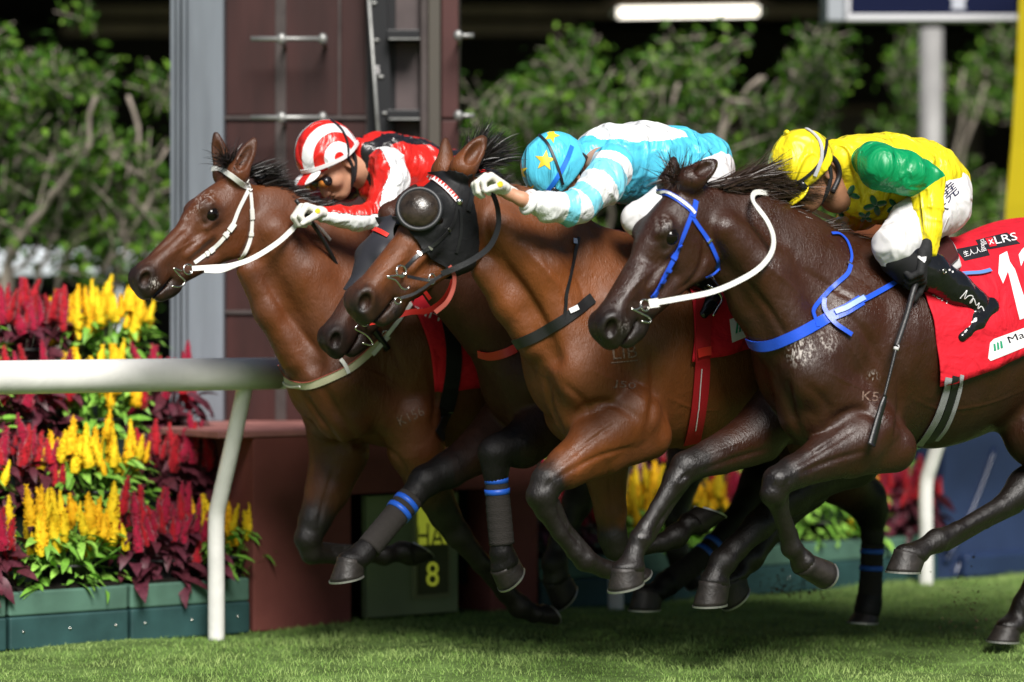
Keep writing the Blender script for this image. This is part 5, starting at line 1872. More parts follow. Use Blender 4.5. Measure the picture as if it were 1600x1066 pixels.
PALEB = (.20, .62, .76)  # sky blue lightened for the sleeve hoops, overexposure painted into the colour
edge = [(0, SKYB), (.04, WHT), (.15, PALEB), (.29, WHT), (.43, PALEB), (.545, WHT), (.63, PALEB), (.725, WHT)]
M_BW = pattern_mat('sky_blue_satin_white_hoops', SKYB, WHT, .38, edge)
V, Q = polygonize(jk, .0066)
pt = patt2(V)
V = fold(V, Q, .0046, 10, 51, (1.3, .6, 1.0))
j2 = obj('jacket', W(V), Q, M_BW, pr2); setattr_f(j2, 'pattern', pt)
v, f = torus(W(q(826, 316, o + .26)), W(q(810, 309, o + .26)) - W(q(826, 316, o + .26)), .037, .010, 26, 8); obj('cuff', v, f, mat('white_satin', WHT, .35), j2)
JS2 = Surf().add(W(V), Q.tolist())
v, f = strap_px(JS2, [(1084, 208), (1092, 225), (1094, 250), (1090, 280)], 3, .002, 24, .003); obj('hem', v, f, M_SB, j2)
leg(pr2, o, [(1112, 262, .05, 36), (1100, 282, .11, 38), (1045, 320, .22, 32), (996, 342, .25, 27)],
    [(1004, 352, .25, 24), (1050, 400, .25, 24), (1085, 432, .26, 20), (1108, 450, .27, 16)], [(1117, 462, .29, 11), (1108, 478, .30, 12), (1099, 491, .31, 8)])
hg = hand(q(788, 297, o + .235), dirpx(-1, -.55, -.05), np.array([-.3, .15, -1]), (.95, 1.2, .8), 1.05)
g2, gs2 = garment('glove', hg, .004, M_GLOVE_W, pr2)
v, f = decal(gs2, *circle_px(781, 288, 4.5), lift=.002, maxlen=4)
if len(f): obj('glove_badge', v, f, M_BADGE_Y, g2)
hg = hand(q(846, 306, o - .20), dirpx(-1, -.2, .0), np.array([-.3, .15, -1]), (.95, 1.2, .8), 1.0)
garment('glove', hg, .0045, M_GLOVE_W, pr2)
stirrup(HORSES[2]['root'], o, [(1105, 445, .30), (1120, 455, .325), (1128, 468, .33), (1121, 482, .34), (1114, 494, .34)])

# ---------------------------------------------------------------- rider in red, white and black
o = H1O
pr1 = thing('person', 'rider in red and black striped silks with white sleeves and a hooped red cap', 'person', wq(720, 330, o), 'riders crouched over the horses')
up = dirpx(-.66, -.56); A = head_axes(up, .12)
hc = q(512, 252, o)
hp, T = person_head(hc, A)
Af = A
A = head_axes(dirpx(-.42, -.90), .15)
hc = q(514, 247, o)
garment('body', hp + chain([(556, 262, 0, 24), (580, 262, 0, 34)], o, .02), .006, M_SKIN, pr1)
cap = [ell(hc + A[1] * .018, [.130, .130, .110], np.array(A), .01), plane_cut(hc - A[1] * .010 + A[0] * .02, A[1] * 1.0 + A[0] * .06)]
rc_ = q(529, 246, o + .10)
M_RING = pattern_mat('red_and_white_hooped_cap', REDJ, WHT, .30, [(0, REDJ), (.09, WHT), (.245, REDJ), (.40, WHT), (.565, REDJ), (.71, WHT), (.86, REDJ)])
c1, cs1 = garment('cap', cap, .005, M_RING, pr1, .0012, 9, 61, patt=lambda V: np.linalg.norm(V - rc_, axis=1) / (100 * mpp(520, H1O)))
M_W = mat('white_cap_band', WHT, .35)
px_strap(c1, cs1, 'white_band', [(464, 268), (480, 267), (497, 263), (520, 254), (540, 244), (553, 231), (560, 219)], 6, M_W, .002)
pk = [ell(hc + A[0] * .135 - A[1] * .014, [.050, .009, .070], np.array([A[0] * .96 - A[1] * .25, A[1] * .96 + A[0] * .25, A[2]]), .004)]
M_RW = pattern_mat('red_and_white_peak', REDJ, WHT, .32, [(0, WHT), (.47, REDJ), (.53, WHT)], folds=False)
garment('peak', pk, .0045, M_RW, c1, patt=lambda V: .5 + ((V - hc) @ A[2]) * 1.2)
px_strap(c1, cs1, 'goggle_strap', [(516, 188), (532, 202), (541, 222), (543, 240), (540, 250)], 3, M_HSTRAP, .004)
v, f = tube(resample([W(T(.098, -.010, s)) for s in (-.066, -.036, 0, .036, .066)], 14), .018, 10); obj('goggles', v, f, M_GOGK, pr1)
for s in (-1, 1):
    garment('goggle_lens', [ell(T(.108, -.012, s * .037), [.015, .020, .027], np.array(Af), .002)], .0035, M_GOG, pr1)
for (pts, r) in ((((-.03, .02, .085), (-.010, -.05, .086), (.03, -.10, .064), (.055, -.128, .02), (.055, -.13, -.02)), .007), (((-.06, .0, .080), (-.05, -.05, .078), (-.01, -.085, .070), (.03, -.108, .058)), .008)):
    v, f = tube(resample([W(T(x, y, l)) for x, y, l in pts], 16), r, 8); obj('chin_strap', v, f, M_HSTRAP, pr1)
jk = chain([(566, 240, 0, 24, 1.3), (598, 250, 0, 42, 1.3), (640, 268, 0, 50, 1.3), (700, 286, 0, 48, 1.28), (750, 300, 0, 42, 1.28)], o, .04)
jk += chain([(572, 275, 0, 22, 1.25), (590, 298, 0, 22, 1.2), (650, 318, 0, 24, 1.2)], o, .05)
arm1 = [(604, 258, .19, 29), (612, 282, .23, 28), (600, 318, .25, 25), (590, 336, .25, 22), (560, 341, .24, 18), (530, 338, .22, 15), (507, 335, .20, 13)]
jk += chain(arm1, o, .024)
jk += chain([(575, 262, -.19, 27), (540, 292, -.24, 23), (505, 302, -.20, 18), (497, 314, -.16, 14)], o, .02)
AP1 = np.array([q(x, y, o + l) for x, y, l, r in arm1])
AP1 = resample(AP1, 80)


def patt1(V):
    d = ((V[:, None, :] - AP1[None]) ** 2).sum(2)
    i = d.argmin(1)
    on = (np.sqrt(d.min(1)) < .082) & (V[:, 1] > o + .105)
    off = V - AP1[i]
    # a red strip runs down the front of the sleeve and along the top of the forearm
    fr = np.where(i < 42, -off[:, 0], off[:, 2])
    sl = np.where(fr > np.where(i < 42, .040, .010), .3, .9)
    st_ = np.where(np.sin((V[:, 1] - o) * 2 * math.pi / .13 + .6) > 0, .3, .6)
    far = V[:, 1] < o - .13
    st_ = np.where(far & (V[:, 0] < q(552, 280, o)[0]), .3, st_)
    return np.where(on, sl, st_)


M_RWB = pattern_mat('red_white_and_black_satin', REDJ, WHT, .3, [(0, REDJ), (.45, BLK), (.75, WHT)])
V, Q = polygonize(jk, .0058)
pt = patt1(V)
V = fold(V, Q, .0044, 12, 71, (1.4, .6, 1.0))
j1 = obj('jacket', W(V), Q, M_RWB, pr1); setattr_f(j1, 'pattern', pt)
leg(pr1, o, [(755, 318, .05, 38), (745, 335, .11, 38), (690, 372, .20, 32), (640, 395, .24, 27)],
    [(648, 405, .24, 24), (676, 430, .26, 22), (694, 452, .27, 18)], [(702, 462, .29, 12), (694, 478, .30, 12), (688, 492, .30, 8)])
hg = hand(q(505, 335, o + .195), dirpx(-1, -.25, -.1), np.array([-.2, .1, -1]), (1.1, 1.3, .8), 1.12)
g1, gs1 = garment('glove', hg, .004, M_GLOVE_W, pr1)
v, f = decal(gs1, *circle_px(496, 330, 4), lift=.002, maxlen=4)
if len(f): obj('glove_badge', v, f, M_BADGE_Y, g1)
hg = hand(q(497, 316, o - .15), dirpx(-1, .3, .1), np.array([-.2, .1, -1]), (1.1, 1.3, .8), 1.0)
garment('glove', hg, .0045, M_GLOVE_W, pr1)
wp = thing('whip', 'black riding whip held low in the fist of the rider in red stripes', 'whip', wq(500, 380, o + .2))
v, f = tube(resample([wq(x, y, o + l) for x, y, l in ((462, 312, .17), (485, 345, .19), (505, 375, .17), (528, 418, .13))], 24), 3.4 * mpp(500, o), 8); obj('shaft', v, f, M_BLACK, wp)
wp = thing('whip', 'dark whip end showing under the chin of the horse in the red bridle', 'whip', wq(600, 530, .95))
v, f = tube(resample([wq(x, y, .98) for x, y in ((566, 492), (586, 518), (606, 546))], 8), 5.5 * mpp(590, 1.0), 10); obj('grip', v, f, M_BLACK, wp)
# ------------------------------------------------------------------ setting
def noisy_ground():
    m = mat('turf_soil', (.10, .16, .045), .9, .1, var=.45, vscale=5, bump=[(30, 5, .02)])
    return m


nx, ny = 60, 60
gx = np.r_[np.linspace(-120, -7, 8), np.linspace(-6, 8, 60), np.linspace(9, 120, 8)]
gy = np.r_[np.linspace(-60, 6, 6), np.linspace(7, 16, 60), np.linspace(17, 160, 10)]
GX, GY = np.meshgrid(gx, gy, indexing='ij')
def ground_z(x, y):
    return .012 * np.sin(x * 2.1 + 1.3 * np.sin(y * 1.7)) * np.sin(y * 2.7 + .6) + .006 * np.sin(x * 5.3 + y * 3.1) - .012
GZ = np.where((GX > -6.5) & (GX < 8.5) & (GY > 6.5) & (GY < 16.5), ground_z(GX, GY), -.012)
gv = np.stack([GX, GY, GZ], -1).reshape(-1, 3)
ngy = len(gy)
gf = [[i * ngy + j, (i + 1) * ngy + j, (i + 1) * ngy + j + 1, i * ngy + j + 1] for i in range(len(gx) - 1) for j in range(ngy - 1)]
g = obj('ground', gv, gf, noisy_ground()); g['kind'] = 'structure'

# grass blades on the strip of track that is in view
def grass():
    r = np.random.default_rng(3)
    n = 190000
    X = r.uniform(-3.2, 4.6, n); Y = 9.0 + r.uniform(0, 1, n) ** 1.1 * 6.2
    oo = (np.stack([X, Y, 0 * X], -1) - R0) @ NN
    ok = (oo > -.20) & (np.abs(X) < .21 * Y + .5)
    X, Y = X[ok], Y[ok]
    n = len(X)
    Z = ground_z(X, Y)
    cl = vnoise(np.stack([X * 3, Y * 3, 0 * X], -1), 3)
    cl2 = vnoise(np.stack([X * 11, Y * 11, 0 * X], -1), 4)
    h = (.017 + .006 * cl + .005 * cl2) * r.uniform(.6, 1.5, n)
    worn = np.clip(vnoise(np.stack([X * 1.6, Y * 4.5, 0 * X], -1), 8) * 2.2 - .35, 0, 1)
    h = np.maximum(h * (1 - .5 * worn), .007)
    an = r.uniform(0, 2 * np.pi, n)
    lean = r.uniform(.1, 1.1, n) * h
    la = r.uniform(0, 2 * np.pi, n)
    w = r.uniform(.0010, .0022, n)
    b = np.stack([X, Y, Z - .004], -1)
    s = np.stack([np.cos(an), np.sin(an), 0 * an], -1) * w[:, None]
    l = np.stack([np.cos(la), np.sin(la), 0 * la], -1) * lean[:, None]
    up = np.array([0, 0, 1.0])
    m_ = b + l * .35 + up * (h * .6)[:, None]
    t = b + l + up * h[:, None]
    V = np.stack([b - s, b + s, m_ - s * .7, m_ + s * .7, t], 1).reshape(-1, 3)
    base = np.arange(n) * 5
    T = np.concatenate([np.stack([base, base + 1, base + 3], 1), np.stack([base, base + 3, base + 2], 1), np.stack([base + 2, base + 3, base + 4], 1)])
    m = mat('grass_blades', (.165, .285, .060), .65, .15)
    attr_mix(m, 'tone', (.30, .40, .13))
    o = obj('grass', V, T, m, smooth=False, kind='stuff')
    tone = np.clip(.30 + .5 * cl2 + .45 * cl + .5 * worn + r.normal(0, .25, n), 0, 1)
    tone = np.where(r.random(n) < .03, 1.0, tone)
    setattr_f(o, 'tone', np.repeat(tone, 5))
    o['label'] = 'short green turf of the race track'
grass()

# ---------------------------------------------------------------- grandstand behind: roof, back wall, slab
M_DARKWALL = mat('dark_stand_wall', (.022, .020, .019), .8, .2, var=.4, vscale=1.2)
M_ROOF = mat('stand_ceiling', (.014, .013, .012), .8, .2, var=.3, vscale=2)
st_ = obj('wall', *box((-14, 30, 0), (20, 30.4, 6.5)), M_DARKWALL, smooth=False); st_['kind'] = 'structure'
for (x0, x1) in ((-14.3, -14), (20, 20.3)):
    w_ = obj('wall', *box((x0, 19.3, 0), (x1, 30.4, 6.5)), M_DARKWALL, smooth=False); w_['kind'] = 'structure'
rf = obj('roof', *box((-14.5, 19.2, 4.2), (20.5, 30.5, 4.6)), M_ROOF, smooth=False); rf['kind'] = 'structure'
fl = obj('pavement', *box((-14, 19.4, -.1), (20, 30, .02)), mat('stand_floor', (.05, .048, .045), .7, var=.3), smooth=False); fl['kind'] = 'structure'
M_BEAM = mat('brown_ceiling_beam', (.10, .070, .045), .6, .3, var=.3, vscale=3)
cb = thing('ceiling_beams', 'pair of long brown beams under the dark stand roof beside the strip light', 'beam', (0, 23, 3.5))
for (y, zc, x0, x1) in ((21.8, atY(0, 17, 21.8)[2], atY(716, 0, 21.8)[0] - 3, atY(1300, 0, 21.8)[0]), (21.8, atY(0, 45, 21.8)[2], atY(716, 0, 21.8)[0] - 3, atY(900, 0, 21.8)[0])):
    obj('beam', *box((x0, y, zc - .045), (x1, y + .12, zc + .045)), M_BEAM, cb, smooth=False)
p0, p1 = atY(966, 20, 21), atY(1184, 17, 21)
lt = thing('strip_light', 'lit fluorescent strip light under the dark stand roof', 'light', (p0 + p1) / 2)
v, f = tube(np.array([p0, p1]), .034, 12)
obj('tube', v, f, mat('lit_fluorescent_tube', (.9, .9, .85), .4, emit=((1.0, .93, .80), 2.6)), lt)
obj('fitting', *box((p0[0] - .1, 21.05, p0[2] + .02), (p1[0] + .1, 21.14, p0[2] + .09)), M_BEAM, lt, smooth=False)
for e, sgn in ((p0, -1), (p1, 1)):
    v, f = tube(np.array([e, e + np.array([.05 * sgn, 0, 0])]), .037, 10); obj('end_cap', v, f, M_STEEL, lt)
# dim light-brown counter wall far right
a0, a1 = atY(1000, 178, 27), atY(1330, 300, 27)
bw = thing('brown_counter', 'dull brown counter front in the shade behind the trees', 'counter', (3, 27, 0))
obj('front', *box((a0[0] + .2, 27, 0), (a1[0] + 1.2, 27.3, a0[2])), mat('brown_counter', (.055, .042, .032), .7, var=.3, vscale=2), bw, smooth=False)
obj('ledge', *box((a0[0] + .15, 26.9, a0[2]), (a1[0] + 1.25, 27.35, a0[2] + .06)), M_BEAM, bw, smooth=False)
wr_ = thing('white_barrier', 'low white barrier half hidden behind the left trees', 'barrier', atY(100, 400, 18.4) * np.array([1, 1, 0]))
q0, q1 = atY(-40, 388, 18.4), atY(262, 430, 18.4)
obj('rail', *bbox_bev((q0[0], 18.4, q1[2]), (q1[0], 18.5, q0[2]), .01), mat('white_barrier_paint', (.62, .66, .72), .5), wr_)
for x in (q0[0] + .9, q1[0] + .4):
    obj('post', *box((x - .03, 18.43, 0), (x + .03, 18.49, q1[2])), bpy.data.materials['white_barrier_paint'], wr_, smooth=False)

# ---------------------------------------------------------------- white running rail
M_PVC = mat('white_plastic_rail', (.72, .71, .68), .42, .4, var=.13, vscale=5, bump=[(7, 3, .004)])
rr_ = thing('running_rail', 'white plastic running rail on bent posts beside the flower beds', 'rail', W(np.array([0, 0, 0])))
ro = .24
a_l, a_r = q(-260, 598, ro), q(1900, 560, ro)
zr = 1.31 - (584 - 480) * mpp(400, ro)
js = [a_l[0], q(435, 580, ro)[0], q(905, 580, ro)[0], q(1420, 580, ro)[0], a_r[0]]
for i in range(len(js) - 1):
    P = resample(W(np.array([[js[i] + .004, ro, zr], [js[i + 1] - .004, ro, zr]])), 12)
    v, f = tube(P, .064, 20); obj('rail_tube', v, f, M_PVC, rr_)
for (px, py) in ((338, 993), (962, 946), (1447, 911)):
    b = q(px, py, 0)
    a = b[0]
    pts = np.array([[a, 0, -.03], [a, 0, .22], [a, .0, .46], [a, .035, .56], [a + .0, .10, .70], [a, .20, .93], [a, .235, zr - .03]])
    v, f = tube(W(resample(pts, 40)), np.linspace(.034, .032, 40), 16); obj('post', v, f, M_PVC, rr_)
b = q(437, 575, ro)
v, f = tube(W(np.array([[b[0] - .03, ro, zr], [b[0] + .03, ro, zr]])), .058, 16); obj('joint', v, f, M_PVC, rr_)

# ---------------------------------------------------------------- flower stand
M_PLANT_U = mat('planter_green_upper', (.075, .155, .115), .6, .3, var=.25, vscale=6)
M_PLANT_L = mat('planter_green_lower', (.022, .062, .062), .55, .3, var=.3, vscale=6)
M_SOIL = mat('black_compost', (.012, .010, .008), .95, .1, bump=[(50, 4, .01)])
M_SHELF = mat('dark_green_stand', (.018, .032, .024), .7, .2, var=.3)
planter_labels = {}


def planter(a0, a1, label, zt=.205):
    p = thing('planter_box', label, 'planter', W(np.array([(a0 + a1) / 2, -.2, 0])), 'two-tone green planter boxes behind the rail')
    g_ = .006
    obj('board', *frame_box((a0 + g_, -.42, -.02), (a1 - g_, -.15, zt * .53), .008), M_PLANT_L, p, smooth=False)
    obj('board', *frame_box((a0 + g_, -.42, zt * .53 + .003), (a1 - g_, -.156, zt), .008), M_PLANT_U, p, smooth=False)
    obj('compost', *frame_box((a0 + .03, -.39, zt), (a1 - .03, -.18, zt + .012)), M_SOIL, p, smooth=False)
    for u in (.12, .5, .88):
        for z in (zt * .25,):
            c = W(np.array([a0 + (a1 - a0) * u, -.149, z]))
            v, f = sphere(c, .006, 8, 6); obj('screw', v, f, M_STEEL, p)


ed = [q(x, 1000, -.15)[0] for x in (-175, 13, 203, 393)]
planter(ed[0], ed[1], 'green planter box cut off by the left edge of the photo')
planter(ed[1], ed[2], 'green planter box under the yellow celosia, left of the white rail post')
planter(ed[2], ed[3], 'green planter box standing behind the nearest white rail post')
er = [q(x, 930, -.15)[0] for x in (846, 1050, 1256, 1466)]
planter(er[0], er[1], 'green planter box just right of the maroon block, seen between horse legs')
planter(er[1], er[2], 'green planter box in the middle of the right bed, below the dark bay horse')
planter(er[2], er[3], 'green planter box beside the blue plinth and the far rail post')
TIERS = [(-.30, .205), (-.55, .475), (-.80, .76), (-1.05, 1.05)]
for (al, ar, nm) in ((ed[0], q(392, 900, -.55)[0], 'left of the maroon block'), (q(850, 900, -.55)[0], er[3], 'right of the maroon block')):
    sh = thing('flower_stand', 'dark stepped stand carrying potted flowers ' + nm, 'stand', W(np.array([(al + ar) / 2, -.8, 0])))
    for i, (oo, z) in enumerate(TIERS[1:]):
        lim = ar if nm.startswith('right') else (ar, q(352, 700, -.80)[0], q(232, 600, -1.05)[0])[i]
        obj('step', *frame_box((al, oo - .14, .0), (lim, oo + .10, z)), M_SHELF, sh, smooth=False)

# celosia -----------------------------------------------------------------
def plume_mesh(seed, tall):
    r = np.random.default_rng(seed)
    V, F = [], []
    H = 1.0
    n = 10
    for i in range(n + 1):
        s = i / n
        rad = .155 * (1 - s) ** .75 * (.7 + .5 * math.sin(min(1, s * 3) * math.pi / 2)) + .006
        for j in range(7):
            an = 2 * math.pi * j / 7 + s
            k = rad * (1 + .25 * r.normal())
            V.append((k * math.cos(an), k * math.sin(an), s * H))
    for i in range(n):
        for j in range(7):
            F.append([i * 7 + j, i * 7 + (j + 1) % 7, (i + 1) * 7 + (j + 1) % 7, (i + 1) * 7 + j])
    for k in range(90):                       # feathery tufts
        s = r.random() ** 1.15 * .97
        an = r.uniform(0, 6.28)
        rad = .155 * (1 - s) ** .75 * (.7 + .5 * math.sin(min(1, s * 3) * math.pi / 2))
        b = np.array([rad * .75 * math.cos(an), rad * .75 * math.sin(an), s])
        d = np.array([math.cos(an), math.sin(an), r.uniform(.9, 2.0)]); d /= np.linalg.norm(d)
        ln = r.uniform(.08, .17) * (1.1 - .5 * s) * .9
        x = np.cross(d, [0, 0, 1]); x /= np.linalg.norm(x) + 1e-6
        y = np.cross(d, x)
        w = .020
        o = len(V)
        m_ = b + d * ln * .5
        V += [tuple(b), tuple(m_ + x * w), tuple(m_ + y * w), tuple(m_ - x * w), tuple(m_ - y * w), tuple(b + d * ln)]
        F += [[o, o + 2, o + 1], [o, o + 3, o + 2], [o, o + 4, o + 3], [o, o + 1, o + 4], [o + 5, o + 1, o + 2], [o + 5, o + 2, o + 3], [o + 5, o + 3, o + 4], [o + 5, o + 4, o + 1]]
    return V, F


def leaf_mesh(wid, droop, n=5, cup=.15):
    V, F = [], []
    for i in range(n + 1):
        s = i / n
        w = wid * math.sin(math.pi * min(1, .04 + s * .96)) ** .8 * (1 - .35 * s) + .002
        z = .25 * s - droop * s * s
        for j in (-1, 0, 1):
            V.append((s, j * w, z + abs(j) * cup * w))
    for i in range(n):
        for j in range(2):
            F.append([i * 3 + j, (i + 1) * 3 + j, (i + 1) * 3 + j + 1, i * 3 + j + 1])
    return V, F


def quickmesh(name, vf, m):
    me = mesh(name, np.array(vf[0], float), [list(map(int, x)) for x in vf[1]])
    me.materials.append(m)
    return me


M_YF = mat('yellow_celosia', (.86, .60, .020), .75, .15, var=.18, vscale=9)
M_YF2 = mat('deep_yellow_celosia', (.84, .48, .014), .75, .15, var=.2, vscale=9)
M_RF = mat('crimson_celosia', (.30, .005, .032), .7, .15, var=.3, vscale=9, sheen=.2)
M_RF2 = mat('scarlet_celosia', (.36, .006, .015), .7, .15, var=.25, vscale=9, sheen=.2)
M_GL = mat('celosia_leaf', (.15, .34, .04), .5, .3, var=.25, vscale=7)
M_GL2 = mat('celosia_leaf_light', (.24, .46, .07), .5, .3, var=.25, vscale=7)
M_PL = mat('bronze_celosia_leaf', (.075, .016, .024), .45, .4, var=.4, vscale=8)
M_PL2 = mat('purple_celosia_leaf', (.085, .018, .030), .45, .4, var=.4, vscale=8)
M_POT = mat('black_plastic_pot', (.012, .012, .012), .5)
PLM = {'y': [quickmesh('plume', plume_mesh(s, 1), M_YF if s % 3 else M_YF2) for s in range(4)], 'r': [quickmesh('plume', plume_mesh(s + 9, 1), M_RF if s % 2 else M_RF2) for s in range(4)]}
LFM = {'y': [quickmesh('leaf', leaf_mesh(w, d), m) for w, d, m in ((.17, .25, M_GL), (.20, .45, M_GL2), (.15, .65, M_GL))], 'r': [quickmesh('leaf', leaf_mesh(w, d), m) for w, d, m in ((.24, .45, M_PL), (.26, .75, M_PL2), (.21, .6, M_PL))]}
_pv, _pf = [], []
for (rad, z) in ((.055, 0), (.07, .10), (.076, .10), (.076, .115), (.066, .115), (.066, .095)):
    for j in range(14):
        _pv.append((rad * math.cos(j * math.pi / 7), rad * math.sin(j * math.pi / 7), z))
for i in range(5):
    for j in range(14):
        _pf.append([i * 14 + j, i * 14 + (j + 1) % 14, (i + 1) * 14 + (j + 1) % 14, (i + 1) * 14 + j])
_pf.append([5 * 14 + j for j in range(14)])
POTM = quickmesh('pot', (_pv, _pf), M_POT)


def celosia(px, tier, col, label, width=.40, nplume=15, seed=0, tall=1.0):
    nplume = int(nplume * 2.6); width *= 1.06
    r = np.random.default_rng(seed * 31 + int(px + 200) * 7 + tier)
    oo, z0 = TIERS[tier]
    a = q(px, 700, oo)[0]
    base = W(np.array([a, oo, z0]))
    root = thing('celosia', label, 'flowers', base, 'potted celosia on the stepped stands')
    inst('pot', POTM, root, base, (0, 0, 0), (1.3, 1.1, .75))
    SV = []
    for i in range(nplume):
        u = (i + .5) / nplume * 2 - 1
        da = u * width * .5 + r.normal(0, .012)
        do = r.uniform(-.10, .11)
        ht = (.205 + .040 * r.normal() + .025 * (1 - u * u) - .15 * max(0, do)) * tall
        p = W(np.array([a + da, oo + do, z0 + ht - .03]))
        ln = r.uniform(.08, .165)
        tilt = (r.normal(0, .17), r.normal(0, .17) + u * .14, r.uniform(0, 6))
        inst('plume', PLM[col][int(r.integers(4))], root, p, tilt, (ln * r.uniform(.85, 1.2), ln * r.uniform(.85, 1.1), ln))
        SV.append(tube(resample(np.array([base + np.array([0, 0, .06]) + (p - base) * np.array([.35, .35, 0]), p + np.array([0, 0, .03])]), 4), .0035, 5, False))
    obj('stems', *join(*SV), M_GL if col == 'y' else M_PL, root, kind='stuff')
    nl = int((120 if col == 'y' else 85) * width / .40)
    for i in range(nl):
        u = r.uniform(-1, 1)
        h = r.uniform(.0, .21) * tall
        do = r.uniform(-.05, .12)
        p = W(np.array([a + u * width * .46, oo + do * (.6 + .4 * (h < .1)), z0 + h]))
        # leaves fan outwards, most of them towards the light and the track
        dirv = NN * r.uniform(.1, 1.2) + UU * (u * .8 + r.normal(0, .5))
        yaw = math.atan2(dirv[1], dirv[0])
        ln = r.uniform(.07, .12) if col == 'y' else r.uniform(.08, .14)
        inst('leaf', LFM[col][int(r.integers(3))], root, p, (r.normal(0, .35), r.uniform(-.35, .55), yaw), (ln, ln, ln))
    return root


for i, (px, t, c, lb, w, npl) in enumerate((
        (-75, 3, 'y', 'yellow celosia at the very left of the top step, mostly outside the picture', .36, 10),
        (35, 3, 'r', 'crimson celosia on the top step, left of the topmost yellow clump', .40, 15),
        (160, 3, 'y', 'topmost yellow celosia clump, above the white rail', .40, 17),
        (-70, 2, 'y', 'yellow celosia at the left edge behind the rail', .34, 10),
        (40, 2, 'r', 'crimson celosia with purple leaves half hidden by the white rail at the left', .40, 14),
        (157, 2, 'y', 'yellow celosia half hidden by the white rail, on the second step from the top', .34, 13),
        (256, 2, 'r', 'purple-leaved crimson celosia beside the grey tower frame, behind the rail', .27, 10),
        (-62, 1, 'y', 'yellow celosia at the left edge on the third step', .30, 8),
        (34, 1, 'r', 'crimson celosia at the left edge below the white rail', .28, 12),
        (148, 1, 'y', 'bright yellow celosia in the middle of the left bed, below the rail', .41, 18),
        (288, 1, 'r', 'crimson celosia left of the slanting rail post, below the rail', .34, 14),
        (-35, 0, 'r', 'dark purple-leaved celosia in the bottom left corner of the bed', .26, 8),
        (106, 0, 'y', 'deep yellow celosia in the lowest row of the left bed', .43, 17),
        (250, 0, 'r', 'scarlet celosia in the lowest row between two yellow clumps', .38, 15),
        (352, 0, 'y', 'small yellow celosia behind the foot of the nearest rail post', .22, 10),
        (880, 0, 'r', 'red celosia right beside the maroon block, seen between horse legs', .34, 12),
        (1010, 0, 'y', 'yellow celosia seen between the forelegs of the middle horses', .34, 14),
        (1090, 0, 'y', 'yellow celosia behind the reaching foreleg of the outside horse', .16, 8),
        (1155, 0, 'r', 'red celosia under the belly of the outside horse', .28, 14),
        (1285, 0, 'y', 'green-leaved celosia under the elbow of the outside horse', .34, 6),
        (1350, 0, 'y', 'thin yellow celosia left of the last red clump', .10, 4),
        (1410, 0, 'r', 'red celosia beside the far white rail post', .36, 16),
        (900, 1, 'y', 'yellow celosia on the upper step next to the maroon block', .30, 10),
        (1015, 1, 'r', 'purple-leaved celosia on the upper step of the right bed', .30, 9),
        (1145, 1, 'y', 'yellow celosia on the upper step behind the outside horse', .36, 13),
        (1270, 1, 'r', 'crimson celosia on the upper step, nearly hidden by the outside horse', .30, 9),
        (1440, 1, 'y', 'yellow celosia on the upper step next to the blue plinth', .38, 11))):
    celosia(px, t, c, lb, w, npl, i)

# ---------------------------------------------------------------- maroon block with the recessed sign
M_MAR = mat('maroon_render', (.185, .058, .048), .75, .2, var=.22, vscale=2.5, bump=[(40, 4, .002)])
M_MART = mat('maroon_top', (.30, .13, .115), .8, .2, var=.35, vscale=6)
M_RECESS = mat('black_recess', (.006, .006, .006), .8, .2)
blk = thing('tower_base', 'maroon rendered block under the tower with a dark recess in its face', 'plinth', W(np.array([q(600, 900, -.2)[0], -.6, 0])))
xa = [q(px, 900, -.17)[0] for px in (396, 549, 767, 841)]
ztop = .775
zop = CAMH - (768 - HORY) * mpp(650, -.17)
obj('face_panel', *frame_box((xa[0], -1.75, -.02), (xa[1], -.17, ztop), .006), M_MAR, blk, smooth=False)
obj('face_panel', *frame_box((xa[2], -1.75, -.02), (xa[3], -.17, ztop), .006), M_MAR, blk, smooth=False)
obj('lintel', *frame_box((xa[1] + .001, -1.75, zop), (xa[2] - .001, -.171, ztop - .001)), M_MAR, blk, smooth=False)
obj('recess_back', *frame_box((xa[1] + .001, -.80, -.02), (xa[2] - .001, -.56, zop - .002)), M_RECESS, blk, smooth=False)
cp = [q(px, 690, -.17)[0] for px in (340, 845)]
obj('coping', *frame_box((cp[0], -1.80, ztop + .001), (cp[1], -.165, ztop + .03), .005), M_MART, blk, smooth=False)
obj('side_return', *frame_box((cp[0] + .02, -1.75, -.02), (xa[0] - .001, -.52, ztop)), M_MAR, blk, smooth=False)
# sign inside the recess
M_SIGN = mat('pale_green_door', (.20, .26, .13), .6, .3, var=.15, vscale=4)
sg = thing('recess_sign', 'pale green door with a narrow yellow sign lettered HA and 8 in the dark recess', 'sign', W(np.array([q(645, 950, -.33)[0], -.33, 0])))
so = -.19
s_a = [q(px, 900, so)[0] for px in (574, 716)]
zt_ = zop - .012
obj('door', *frame_box((s_a[0], so - .05, .0), (s_a[1], so, zt_), .004), M_SIGN, sg, smooth=False)
fr_ = [q(px, 900, so)[0] for px in (643, 702)]
zf0, zf1 = CAMH - (935 - HORY) * mpp(670, so), zt_ - .02
obj('sign_frame', *frame_box((fr_[0], so + .001, zf0), (fr_[1], so + .012, zf1), .003), mat('sign_frame', (.20, .23, .10), .5), sg, smooth=False)
fi = [q(px, 900, so)[0] for px in (650, 697)]
z1 = CAMH - (928 - HORY) * mpp(670, so)
zm = [CAMH - (y - HORY) * mpp(670, so) for y in (812, 860, 866)]
M_SY = mat('emissive_sign_yellow', (.40, .44, .03), .5, emit=((.55, .62, .05), .22))  # weak emission added to brighten the sign yellow
M_SK = mat('sign_olive', (.050, .060, .012), .5)
